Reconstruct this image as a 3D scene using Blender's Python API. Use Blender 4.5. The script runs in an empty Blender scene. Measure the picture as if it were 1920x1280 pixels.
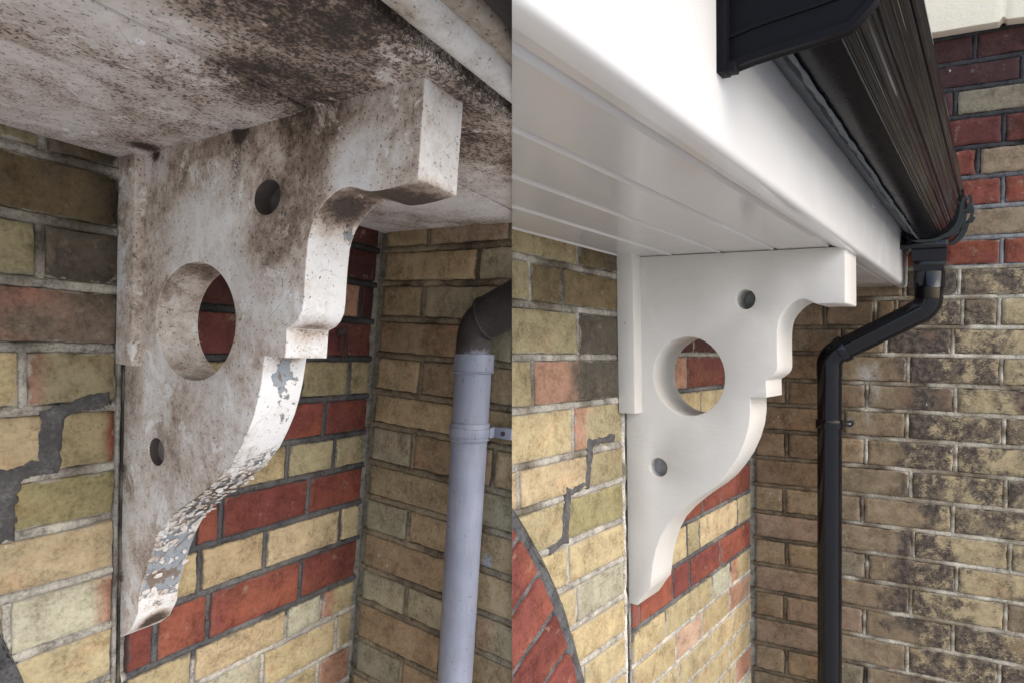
import bpy, bmesh, math, random
from mathutils import Vector, Matrix, noise
from mathutils.geometry import intersect_line_line

# ------------------------------------------------------------------ camera, sky, sun, exposure
C = bpy.context.scene.collection
CAM_X, CAM_UP, CAM_BACK = (0.99939, 0.00348, 0.03481), (-0.03498, 0.09938, 0.99443), (0.00000, -0.99504, 0.09944)
CAM = Vector((0.0, 0.0, 1.9))
cd = bpy.data.cameras.new('camera'); cam = bpy.data.objects.new('camera', cd); C.objects.link(cam)
cd.sensor_width = 36.0; cd.lens = 22.5; cd.clip_start = 0.01; cd.clip_end = 500
m = Matrix.Identity(4)
for i, c in enumerate((CAM_X, CAM_UP, CAM_BACK)):
    for j in range(3): m[j][i] = c[j]
m.translation = CAM; cam.matrix_world = m
bpy.context.scene.camera = cam

SUN_EL, SUN_AZ = math.radians(42), math.radians(128)     # azimuth measured from +Y towards +X
w = bpy.data.worlds.new('World'); bpy.context.scene.world = w; w.use_nodes = True
nt = w.node_tree; bg = nt.nodes['Background']
sky = nt.nodes.new('ShaderNodeTexSky'); sky.sky_type = 'NISHITA'; sky.sun_disc = False
sky.sun_elevation = SUN_EL; sky.sun_rotation = SUN_AZ
sky.air_density = 1.0; sky.dust_density = 2.5; sky.ozone_density = 1.0
nt.links.new(sky.outputs[0], bg.inputs[0]); bg.inputs[1].default_value = 0.15
sl = bpy.data.lights.new('sun', 'SUN'); sl.energy = 0.55; sl.angle = math.radians(50); sl.color = (1.0, 0.99, 0.97)
so = bpy.data.objects.new('sun', sl); C.objects.link(so)
sd = Vector((math.cos(SUN_EL) * math.sin(SUN_AZ), math.cos(SUN_EL) * math.cos(SUN_AZ), math.sin(SUN_EL)))
so.rotation_euler = sd.to_track_quat('Z', 'Y').to_euler()
vs = bpy.context.scene.view_settings
vs.view_transform = 'Standard'; vs.look = 'None'; vs.gamma = 1.0; vs.exposure = 1.2

# ------------------------------------------------------------------ helpers
class Frame:
    """One house corner: s runs along the main wall out of the corner, u out from it, t downwards."""
    def __init__(self, o, s, u, t, side):
        self.o, self.s, self.u, self.t, self.side = Vector(o), Vector(s), Vector(u), Vector(t), side
    def p(self, s, u, t): return self.o + self.s * s + self.u * u + self.t * t

AL1 = [
  [-0.0495,0.0125,[[0.5736,0.7954,"Y",1],[0.4766,0.5643,"n",1]]],
  [0.0235,0.0825,[[0.4766,0.7154,"N",1]]],
  [0.0935,0.1515,[[0.6646,0.8554,"Y",1],[0.576,0.6554,"Y",1],[0.4766,0.5668,"d",1]]],
  [0.1625,0.2235,[[0.4766,0.6754,"m",1]]],
  [0.2345,0.2955,[[0.6646,0.8554,"y",1],[0.5932,0.6554,"y",1],[0.4766,0.584,"o>Y.17",1]]],
  [0.3065,0.3735,[[0.5664,0.7154,"c",1],[0.4766,0.5572,"Y>r.9",1]]],
  [0.3845,0.4405,[[0.6246,0.8554,"Y",1],[0.4766,0.6154,"G",1]]],
  [0.4515,0.5135,[[0.4766,0.6754,"c",1]]],
  [0.5245,0.5895,[[0.6099,0.7954,"y",1],[0.4766,0.6006,"p>o.85",1]]],
  [0.6005,0.6645,[[0.6846,0.7954,"y",1],[0.4766,0.6754,"y",1]]],
  [0.6755,0.7395,[[0.6046,0.7954,"y",1],[0.4766,0.5954,"y",1]]],
  [0.7505,0.8145,[[0.6846,0.7954,"y",1],[0.4766,0.6754,"y",1]]],
]
AL2 = [
  [-0.035,0.03,[[0.2642,0.4628,"R",1],[0.0102,0.2558,"R",1]]],
  [0.04,0.094,[[0.2042,0.4628,"R",1],[0.0102,0.1958,"R",1]]],
  [0.104,0.163,[[0.2842,0.4628,"R",1],[0.1342,0.2758,"R",1],[0.0529,0.1258,"o",1],[0.0102,0.0445,"R",1]]],
  [0.173,0.234,[[0.2842,0.4628,"q",1],[0.1442,0.2758,"r",1],[0.0102,0.1358,"q",1]]],
  [0.244,0.306,[[0.3042,0.4628,"Y",1],[0.1858,0.2958,"Y",1],[0.0676,0.1774,"Y",1],[0.0102,0.0592,"Y",1]]],
  [0.316,0.377,[[0.3042,0.4628,"r",1],[0.1254,0.2958,"r",1],[0.0102,0.117,"r",1]]],
  [0.387,0.443,[[0.3542,0.4628,"y",1],[0.2042,0.3458,"y",1],[0.0939,0.1958,"Y",1],[0.0102,0.0855,"Y",1]]],
  [0.453,0.518,[[0.3742,0.4628,"r",1],[0.3308,0.3658,"r",1],[0.1527,0.3224,"r",1],[0.0102,0.1443,"r",1]]],
  [0.528,0.592,[[0.3642,0.4628,"y",1],[0.2429,0.3558,"c",1],[0.0667,0.2345,"c",1],[0.0102,0.0583,"y",1]]],
  [0.602,0.676,[[0.4305,0.4658,"r",1],[0.3464,0.4221,"r",1],[0.16,0.338,"r",1],[0.0102,0.1516,"r",1]]],
  [0.686,0.74,[[0.3689,0.4658,"y",1],[0.1882,0.3605,"c",1],[0.1014,0.1798,"p",1],[0.0102,0.093,"o>y.3",1]]],
  [0.75,0.818,[[0.4202,0.4658,"o>y.5",1],[0.2351,0.4118,"p",1],[0.0566,0.2267,"y",1],[0.0102,0.0482,"y",1]]],
  [0.828,0.895,[[0.3286,0.4658,"y",1],[0.1003,0.3202,"y",1],[0.0102,0.0919,"o",1]]],
]
BL = [
  [-0.0245,0.0275,[[0.0106,0.1139,"t",0],[0.1232,0.2954,"x",0],[0.3046,0.4154,"x",0]]],
  [0.0385,0.0895,[[0.0106,0.2334,"t",0],[0.2426,0.4154,"g",0]]],
  [0.1005,0.1555,[[0.0106,0.1126,"t",0],[0.1219,0.3254,"g",0],[0.3346,0.4154,"t",0]]],
  [0.1665,0.2235,[[0.0106,0.2154,"T",0],[0.2246,0.3254,"g",0],[0.3346,0.4154,"t",0]]],
  [0.2345,0.2945,[[0.0106,0.1214,"t",0],[0.1306,0.2754,"T",0],[0.2846,0.3954,"v",0]]],
  [0.3055,0.3595,[[0.0106,0.2304,"t",0],[0.2396,0.3954,"t",0]]],
  [0.3705,0.4345,[[0.0106,0.1165,"g",0],[0.1257,0.3054,"T",0],[0.3146,0.4154,"v",0]]],
  [0.4455,0.5045,[[0.0106,0.2254,"t",0],[0.2346,0.3954,"g",0]]],
  [0.5155,0.5755,[[0.0106,0.1212,"g",0],[0.1305,0.2854,"t",0],[0.2946,0.4154,"t",0]]],
  [0.5865,0.6515,[[0.0106,0.2304,"T",0],[0.2396,0.3954,"t",0]]],
  [0.6625,0.7225,[[0.0106,0.1319,"g",0],[0.1411,0.2954,"g",0],[0.3046,0.4154,"x>g.4",0]]],
  [0.7335,0.8045,[[0.0106,0.2304,"T",0],[0.2396,0.3954,"t",0]]],
  [0.8155,0.8795,[[0.0106,0.1331,"g",0],[0.1423,0.2954,"T",0],[0.3046,0.4154,"t",0]]],
]
AR1 = [
  [-0.054,0.035,[[0.9966,1.335,"Y",1],[0.817,0.9865,"n",1]]],
  [0.047,0.111,[[1.1468,1.395,"Y",1],[0.817,1.1367,"N",1]]],
  [0.123,0.198,[[0.9989,1.295,"Y",1],[0.817,0.9889,"d",1]]],
  [0.21,0.285,[[1.146,1.335,"Y",1],[0.817,1.1359,"o>d.38",1]]],
  [0.297,0.377,[[1.0235,1.295,"y",1],[0.817,1.0135,"o>Y.2",1]]],
  [0.389,0.451,[[0.9758,1.335,"c",1],[0.817,0.9657,"Y",1]]],
  [0.463,0.535,[[1.0544,1.295,"Y",1],[0.817,1.0444,"G",1]]],
  [0.547,0.617,[[0.817,1.295,"y",1]]],
  [0.629,0.697,[[1.025,1.295,"y",1],[0.817,1.015,"p",1]]],
  [0.709,0.777,[[0.817,1.295,"y",1]]],
  [0.789,0.857,[[1.005,1.295,"y",1],[0.817,0.995,"y",1]]],
  [0.869,0.939,[[0.817,1.295,"y",1]]],
  [0.951,1.024,[[1.005,1.295,"y",1],[0.817,0.995,"y",1]]],
]
AR2 = [
  [-0.0348,0.0348,[[0.4044,0.7956,"R",1],[0.0104,0.3956,"R",1]]],
  [0.0452,0.1098,[[0.3044,0.7956,"R",1],[0.0104,0.2956,"R",1]]],
  [0.1202,0.1928,[[0.4544,0.7956,"R",1],[0.2044,0.4456,"R",1],[0.0104,0.1956,"R",1]]],
  [0.2032,0.2808,[[0.498,0.7956,"o",1],[0.0104,0.4893,"q",1]]],
  [0.2912,0.3628,[[0.4131,0.7956,"y",1],[0.0104,0.4044,"y",1]]],
  [0.3732,0.4448,[[0.4044,0.7956,"r",1],[0.0104,0.3956,"r",1]]],
  [0.4552,0.5228,[[0.3044,0.7956,"y",1],[0.0104,0.2956,"y",1]]],
  [0.5332,0.6128,[[0.3993,0.7956,"r",1],[0.2735,0.3905,"r",1],[0.0104,0.2648,"r",1]]],
  [0.6232,0.7028,[[0.5044,0.7956,"y",1],[0.4229,0.4956,"Y",1],[0.1329,0.4142,"c",1],[0.0104,0.1242,"y",1]]],
  [0.7132,0.7878,[[0.7695,0.7956,"r",1],[0.5956,0.7607,"r",1],[0.2761,0.5869,"r",1],[0.0104,0.2674,"r",1]]],
  [0.7982,0.8668,[[0.6369,0.7956,"y",1],[0.3385,0.6281,"Y",1],[0.1902,0.3297,"p",1],[0.0104,0.1815,"o>y.3",1]]],
  [0.8772,0.9448,[[0.7993,0.7956,"y",1],[0.5774,0.7906,"y",1],[0.4091,0.5687,"P",1],[0.2046,0.4003,"y",1],[0.0104,0.1959,"o>P.6",1]]],
  [0.9552,1.0248,[[0.6957,0.7956,"c",1],[0.3529,0.6869,"y",1],[0.1738,0.3442,"y",1],[0.0104,0.165,"y",1]]],
  [1.0352,1.1048,[[0.7785,0.7956,"y",1],[0.4773,0.7698,"c",1],[0.1976,0.4686,"y",1],[0.0104,0.1888,"y",1]]],
]
BR = [
  [-0.894,-0.816,[[0.011,0.295,"R",0],[0.305,0.595,"R",0],[0.605,0.945,"R",0]]],
  [-0.804,-0.736,[[0.011,0.295,"R",0],[0.305,0.595,"R",0],[0.605,0.945,"R",0]]],
  [-0.724,-0.658,[[0.011,0.295,"R",0],[0.305,0.595,"R",0],[0.605,0.945,"R",0]]],
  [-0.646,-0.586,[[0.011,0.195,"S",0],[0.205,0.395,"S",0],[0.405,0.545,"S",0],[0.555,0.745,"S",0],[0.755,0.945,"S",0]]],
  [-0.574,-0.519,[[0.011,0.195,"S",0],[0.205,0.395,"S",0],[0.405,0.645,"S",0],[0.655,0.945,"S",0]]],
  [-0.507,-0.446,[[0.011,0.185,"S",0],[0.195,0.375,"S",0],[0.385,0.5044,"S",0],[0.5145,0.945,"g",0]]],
  [-0.434,-0.365,[[0.011,0.185,"q",0],[0.195,0.375,"q",0],[0.385,0.6092,"q",0],[0.6192,0.945,"q",0]]],
  [-0.353,-0.287,[[0.011,0.185,"r",0],[0.195,0.375,"r",0],[0.385,0.5554,"r",0],[0.5655,0.945,"v",0]]],
  [-0.275,-0.209,[[0.011,0.185,"r",0],[0.195,0.375,"r",0],[0.385,0.6098,"r",0],[0.6198,0.945,"r",0]]],
  [-0.197,-0.129,[[0.011,0.185,"t",0],[0.195,0.375,"t",0],[0.385,0.485,"t",0],[0.495,0.945,"v",0]]],
  [-0.117,-0.053,[[0.011,0.185,"r",0],[0.195,0.375,"r",0],[0.385,0.6103,"r",0],[0.6204,0.945,"r",0]]],
  [-0.041,0.027,[[0.011,0.215,"T",0],[0.225,0.395,"t",0],[0.405,0.5195,"d",0],[0.5296,0.945,"K",0]]],
  [0.039,0.107,[[0.011,0.1968,"T",0],[0.2069,0.325,"T",0],[0.335,0.3757,"t",0],[0.3857,0.5278,"K",0],[0.5379,0.6075,"K",0],[0.6176,0.945,"l",0]]],
  [0.119,0.184,[[0.011,0.245,"T",0],[0.255,0.3507,"t",0],[0.3608,0.5076,"k>w.6",0],[0.5177,0.945,"l>K.4",0]]],
  [0.196,0.265,[[0.011,0.215,"T",0],[0.225,0.4053,"t",0],[0.4154,0.6148,"w>K.3",0],[0.6249,0.945,"l",0]]],
  [0.277,0.342,[[0.011,0.0956,"T",0],[0.1057,0.306,"T",0],[0.3161,0.5159,"t>w.5",0],[0.526,0.945,"l>w.3",0]]],
  [0.354,0.422,[[0.011,0.245,"T",0],[0.255,0.4045,"t",0],[0.4146,0.6233,"w>K.2",0],[0.6334,0.945,"K",0]]],
  [0.434,0.506,[[0.011,0.0943,"T",0],[0.1044,0.1986,"T",0],[0.2087,0.3046,"t",0],[0.3147,0.5182,"t>K.4",0],[0.5283,0.945,"l",0]]],
  [0.518,0.591,[[0.011,0.225,"T",0],[0.235,0.4153,"t",0],[0.4253,0.6297,"K>l.3",0],[0.6398,0.945,"c",0]]],
  [0.603,0.676,[[0.011,0.0885,"t",0],[0.0986,0.1908,"t",0],[0.2009,0.2965,"v",0],[0.3066,0.5146,"t>l.8",0],[0.5247,0.945,"K",0]]],
  [0.688,0.759,[[0.011,0.225,"x",0],[0.235,0.4236,"v",0],[0.4336,0.6419,"K>l.25",0],[0.652,0.945,"l",0]]],
  [0.771,0.842,[[0.011,0.0962,"t",0],[0.1063,0.2086,"t",0],[0.2187,0.31,"g",0],[0.32,0.5256,"v>K.5",0],[0.5356,0.945,"l",0]]],
  [0.854,0.926,[[0.011,0.225,"x",0],[0.235,0.4191,"v",0],[0.4291,0.6358,"l",0],[0.6459,0.945,"v",0]]],
  [0.938,1.011,[[0.011,0.0919,"t",0],[0.1019,0.1994,"x",0],[0.2095,0.3045,"x",0],[0.3146,0.5194,"v>K.6",0],[0.5295,0.945,"K",0]]],
  [1.023,1.097,[[0.011,0.225,"x",0],[0.235,0.4119,"v",0],[0.422,0.6249,"K",0],[0.635,0.945,"K",0]]],
  [1.109,1.184,[[0.011,0.0951,"t",0],[0.1052,0.2074,"t",0],[0.2174,0.3085,"g",0],[0.3186,0.5219,"v",0],[0.532,0.945,"K",0]]],
]
BRK_L = [(0.0, -0.03), (0.4932, -0.03), (0.4953, 0.0726), (0.488, 0.0738), (0.4737, 0.0756), (0.4575, 0.0769), (0.443, 0.0768), (0.4351, 0.0753), (0.4249, 0.0722), (0.416, 0.0705), (0.4057, 0.0708), (0.3948, 0.0742), (0.3839, 0.0804), (0.377, 0.0862), (0.3703, 0.0944), (0.3658, 0.1033), (0.3635, 0.1116), (0.3622, 0.1302), (0.3621, 0.1468), (0.3621, 0.1635), (0.3614, 0.1731), (0.3566, 0.1814), (0.3498, 0.1869), (0.3395, 0.1907), (0.3388, 0.1922), (0.3386, 0.2187), (0.3055, 0.2183), (0.3038, 0.2309), (0.3015, 0.2468), (0.2973, 0.2631), (0.2905, 0.2822), (0.2805, 0.3004), (0.2682, 0.3189), (0.2542, 0.3342), (0.2366, 0.35), (0.2129, 0.3674), (0.1911, 0.3814), (0.1659, 0.3965), (0.1445, 0.41), (0.1248, 0.4248), (0.1072, 0.4422), (0.0931, 0.4612), (0.0803, 0.4844), (0.0686, 0.5079), (0.0581, 0.5323), (0.0515, 0.5523), (0.0597, 0.5657), (0.0321, 0.5955), (0.0058, 0.6144), (0.0, 0.6172)]
BRK_R = [(0.0, -0.03), (0.3999, -0.03), (0.4012, 0.0992), (0.3985, 0.1007), (0.3851, 0.0999), (0.3716, 0.0997), (0.3625, 0.1), (0.3533, 0.1001), (0.3463, 0.0962), (0.3394, 0.0922), (0.3324, 0.0908), (0.3242, 0.0927), (0.3159, 0.0977), (0.3088, 0.104), (0.3004, 0.1143), (0.2944, 0.1247), (0.2915, 0.1351), (0.2898, 0.1495), (0.2896, 0.1705), (0.2898, 0.1941), (0.2903, 0.2152), (0.2891, 0.2226), (0.2847, 0.2299), (0.2761, 0.2374), (0.2704, 0.241), (0.2712, 0.2738), (0.2424, 0.2758), (0.2427, 0.306), (0.2398, 0.3318), (0.2321, 0.3611), (0.2194, 0.3922), (0.2036, 0.4188), (0.1866, 0.4427), (0.1663, 0.463), (0.1446, 0.4806), (0.1226, 0.4996), (0.1012, 0.521), (0.0805, 0.547), (0.0683, 0.5721), (0.0592, 0.5993), (0.0521, 0.6319), (0.0484, 0.663), (0.046, 0.6805), (0.0323, 0.7013), (0.0183, 0.7247), (0.0, 0.7233)]
HOLES_L = [[0.1661, 0.19, 0.0858, 0.0645], [0.2967, 0.0689, 0.022, 0.0163], [0.0901, 0.3474, 0.0195, 0.0169]]
HOLES_R = [[0.1272, 0.239, 0.0693, 0.0782], [0.2346, 0.0903, 0.0171, 0.0185], [0.0659, 0.4267, 0.018, 0.0193]]
FR_L = Frame((-0.24691, 1.20337, 1.97448), (-0.45957, -0.88229, 0.10178), (0.79973, -0.59901, 0.04023), (-0.06539, 0.03529, -0.99724), -1)
FR_R = Frame((0.72210, 1.95837, 1.88656), (-0.61274, -0.78666, 0.07561), (0.89113, -0.44882, 0.06670), (0.06014, -0.03753, -0.99748), 1)
CRACK_L = [(0.5013, 0.2918), (0.5297, 0.2962), (0.5484, 0.3021), (0.5602, 0.312), (0.5612, 0.3405), (0.5628, 0.3671), (0.583, 0.3691), (0.6053, 0.373), (0.607, 0.4022), (0.6092, 0.4389), (0.6218, 0.4481)]
CRACK_R = [(0.8719, 0.3665), (0.925, 0.3653), (0.9612, 0.3687), (0.9684, 0.4067), (0.9773, 0.4411), (1.0405, 0.4477), (1.0488, 0.4834), (1.054, 0.5292), (1.097, 0.5403)]

def clip_party(bm, fr, cap=True):
    """Everything of one house stops at the party line x = 0 between the two houses."""
    n = Vector(CAM_X) * fr.side
    geom = bm.verts[:] + bm.edges[:] + bm.faces[:]
    r = bmesh.ops.bisect_plane(bm, geom=geom, dist=1e-5, plane_co=CAM, plane_no=-n, clear_outer=True)
    if cap:
        es = [e for e in r['geom_cut'] if isinstance(e, bmesh.types.BMEdge) and e.is_valid]
        if es:
            try: bmesh.ops.edgeloop_fill(bm, edges=es)
            except Exception: pass

def link(name, me, mats, parent=None):
    o = bpy.data.objects.new(name, me); C.objects.link(o)
    for mt in (mats if isinstance(mats, (list, tuple)) else [mats]): me.materials.append(mt)
    root = parent
    while root is not None and root.parent is not None: root = root.parent
    base = Vector(root.location) if root is not None else (sum((v.co for v in me.vertices), Vector()) / max(1, len(me.vertices)) if name != 'ground' else Vector())
    me.transform(Matrix.Translation(-base))
    if parent: o.parent = parent
    else: o.location = base
    return o

def tag(o, label=None, cat=None, group=None, kind=None):
    for k, v in (('label', label), ('category', cat), ('group', group), ('kind', kind)):
        if v: o[k] = v
    return o

def empty(name, loc=(0, 0, 0)):
    o = bpy.data.objects.new(name, None); C.objects.link(o); o.location = loc; o.empty_display_size = .05
    return o

def finish(name, bm, fr, mats, parent=None, clip=False, smooth=40, bevel=0, seg=2, cap=True, normals=True):
    """bm in local (s,u,t) coordinates -> world mesh with the local position kept as attribute P."""
    if bevel:
        bm.normal_update()
        es = [e for e in bm.edges if len(e.link_faces) == 2 and e.calc_face_angle(0) > math.radians(38)]
        bmesh.ops.bevel(bm, geom=es, offset=bevel, segments=seg, profile=.55, affect='EDGES', clamp_overlap=True)
    lay = bm.verts.layers.float_vector.get('P') or bm.verts.layers.float_vector.new('P')
    for v in bm.verts:
        v[lay] = v.co.copy(); v.co = fr.p(*v.co)
    if clip: clip_party(bm, fr, cap)
    if normals: bmesh.ops.recalc_face_normals(bm, faces=bm.faces)
    for f in bm.faces: f.smooth = True
    me = bpy.data.meshes.new(name); bm.to_mesh(me); bm.free()
    me.set_sharp_from_angle(angle=math.radians(smooth))
    off = Vector((0, 0, 0))
    return link(name, me, mats, parent)

def box(bm, a, b, mat=0):
    (x0, y0, z0), (x1, y1, z1) = a, b
    vs_ = [bm.verts.new(q) for q in ((x0,y0,z0),(x1,y0,z0),(x1,y1,z0),(x0,y1,z0),(x0,y0,z1),(x1,y0,z1),(x1,y1,z1),(x0,y1,z1))]
    for f in ((0,3,2,1),(4,5,6,7),(0,1,5,4),(1,2,6,5),(2,3,7,6),(3,0,4,7)):
        bm.faces.new([vs_[i] for i in f]).material_index = mat
    return vs_

def extrude_profile(bm, prof, s0, s1, du=0.0, closed=True, n=1, mat=0, wob=None):
    """profile of (u, t) carried along s from s0 to s1; du = extra u per metre of s."""
    rings = []
    for k in range(n + 1):
        s = s0 + (s1 - s0) * k / n
        rings.append([bm.verts.new((s, u + du * s + (wob(s, i) if wob else 0), t)) for i, (u, t) in enumerate(prof)])
    m_ = len(prof)
    for a, b in zip(rings, rings[1:]):
        for i in range(m_ if closed else m_ - 1):
            j = (i + 1) % m_
            bm.faces.new((a[i], a[j], b[j], b[i])).material_index = mat
    if closed:
        bm.faces.new(rings[0]).material_index = mat; bm.faces.new(rings[-1][::-1]).material_index = mat

def sweep(bm, path, rad, n=28, caps=True, mat=0):
    """round tube along path (list of Vectors, world metres in local axes); rad constant or list."""
    rings = []; up = Vector((1, 0.03, 0.02)).normalized()
    for i, p in enumerate(path):
        if i == 0: d = path[1] - path[0]
        elif i == len(path) - 1: d = path[-1] - path[-2]
        else: d = (path[i + 1] - path[i]).normalized() + (path[i] - path[i - 1]).normalized()
        d.normalize(); a = (up - d * up.dot(d)).normalized(); b = d.cross(a)
        r = rad[i] if isinstance(rad, (list, tuple)) else rad
        rings.append([bm.verts.new(p + a * r * math.cos(2 * math.pi * k / n) + b * r * math.sin(2 * math.pi * k / n)) for k in range(n)])
    for a, b in zip(rings, rings[1:]):
        for k in range(n): bm.faces.new((a[k], a[(k + 1) % n], b[(k + 1) % n], b[k])).material_index = mat
    if caps:
        bm.faces.new(rings[0][::-1]).material_index = mat; bm.faces.new(rings[-1]).material_index = mat

def arc_pts(p0, p1, p2, r, n=8):
    """rounded corner at p1"""
    a = (p0 - p1).normalized(); b = (p2 - p1).normalized(); ang = a.angle(b)
    k = r / math.tan(ang / 2); t0, t1 = p1 + a * k, p1 + b * k
    c = p1 + (a + b).normalized() * (r / math.sin(ang / 2)); out = []
    v0, v1 = t0 - c, t1 - c; w = v0.angle(v1)
    for i in range(n + 1):
        f = i / n; out.append(c + (v0 * math.sin((1 - f) * w) + v1 * math.sin(f * w)) / math.sin(w))
    return out

# ------------------------------------------------------------------ materials
class N:
    def __init__(self, name):
        self.m = bpy.data.materials.new(name); self.m.use_nodes = True
        self.t = self.m.node_tree; self.b = self.t.nodes['Principled BSDF']
        self.P = self.attr('P', 'Vector')
    def node(self, ty, **kw):
        n = self.t.nodes.new(ty)
        for k, v in kw.items(): setattr(n, k, v)
        return n
    def put(self, sock, v):
        if isinstance(v, bpy.types.NodeSocket): self.t.links.new(v, sock)
        else:
            if isinstance(v, tuple) and len(v) == 3 and sock.type == 'RGBA': v = v + (1,)
            sock.default_value = v
    def attr(self, name, out):
        n = self.node('ShaderNodeAttribute', attribute_name=name); return n.outputs[out]
    def math(self, op, a, b=0.0, clamp=False):
        n = self.node('ShaderNodeMath', operation=op); n.use_clamp = clamp
        self.put(n.inputs[0], a); self.put(n.inputs[1], b); return n.outputs[0]
    def scale(self, v, sc, off=(0, 0, 0)):
        n = self.node('ShaderNodeMapping'); self.put(n.inputs['Vector'], v)
        n.inputs['Scale'].default_value = sc; n.inputs['Location'].default_value = off; return n.outputs[0]
    def noise(self, sc, det=4, rough=.6, vec=None, dist=0.0, lac=2.0):
        n = self.node('ShaderNodeTexNoise'); self.put(n.inputs['Vector'], vec or self.P)
        n.inputs['Scale'].default_value = sc; n.inputs['Detail'].default_value = det
        n.inputs['Roughness'].default_value = rough; n.inputs['Distortion'].default_value = dist
        return n.outputs[0]
    def voronoi(self, sc, vec=None, feature='F1'):
        n = self.node('ShaderNodeTexVoronoi', feature=feature); self.put(n.inputs['Vector'], vec or self.P)
        n.inputs['Scale'].default_value = sc; return n.outputs[0]
    def step(self, v, lo, hi):
        n = self.node('ShaderNodeMapRange', interpolation_type='SMOOTHSTEP'); self.put(n.inputs['Value'], v)
        n.inputs['From Min'].default_value = lo; n.inputs['From Max'].default_value = hi; return n.outputs['Result']
    def ramp(self, v, stops):
        n = self.node('ShaderNodeValToRGB'); self.put(n.inputs[0], v); r = n.color_ramp
        while len(r.elements) < len(stops): r.elements.new(.5)
        for e, (p, c) in zip(r.elements, stops): e.position = p; e.color = tuple(c) + (1,)
        return n.outputs[0]
    def mix(self, f, a, b, mode='MIX'):
        n = self.node('ShaderNodeMix', data_type='RGBA', blend_type=mode)
        self.put(n.inputs[0], f); self.put(n.inputs[6], a); self.put(n.inputs[7], b); return n.outputs[2]
    def blob(self, c, r, soft=.5, sc=(1, 1, 1)):
        """1 near the local point c, 0 beyond r"""
        n = self.node('ShaderNodeVectorMath', operation='SUBTRACT'); self.put(n.inputs[0], self.P); n.inputs[1].default_value = c
        k = self.node('ShaderNodeVectorMath', operation='MULTIPLY'); self.put(k.inputs[0], n.outputs[0]); k.inputs[1].default_value = sc
        l = self.node('ShaderNodeVectorMath', operation='LENGTH'); self.put(l.inputs[0], k.outputs[0])
        return self.math('SUBTRACT', 1.0, self.step(l.outputs['Value'], r * (1 - soft), r))
    def axis(self, i):
        n = self.node('ShaderNodeSeparateXYZ'); self.put(n.inputs[0], self.P); return n.outputs[i]
    def bump(self, h, strength=.4, dist=.002, nrm=None):
        n = self.node('ShaderNodeBump'); self.put(n.inputs['Height'], h)
        n.inputs['Strength'].default_value = strength; n.inputs['Distance'].default_value = dist
        if nrm: self.put(n.inputs['Normal'], nrm)
        return n.outputs[0]
    def out(self, col=None, rough=None, nrm=None, spec=None, coat=None):
        if col is not None: self.put(self.b.inputs['Base Color'], col)
        if rough is not None: self.put(self.b.inputs['Roughness'], rough)
        if nrm is not None: self.put(self.b.inputs['Normal'], nrm)
        if spec is not None: self.put(self.b.inputs['Specular IOR Level'], spec)
        if coat is not None: self.put(self.b.inputs['Coat Weight'], coat); self.b.inputs['Coat Roughness'].default_value = .06
        return self.m

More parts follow.
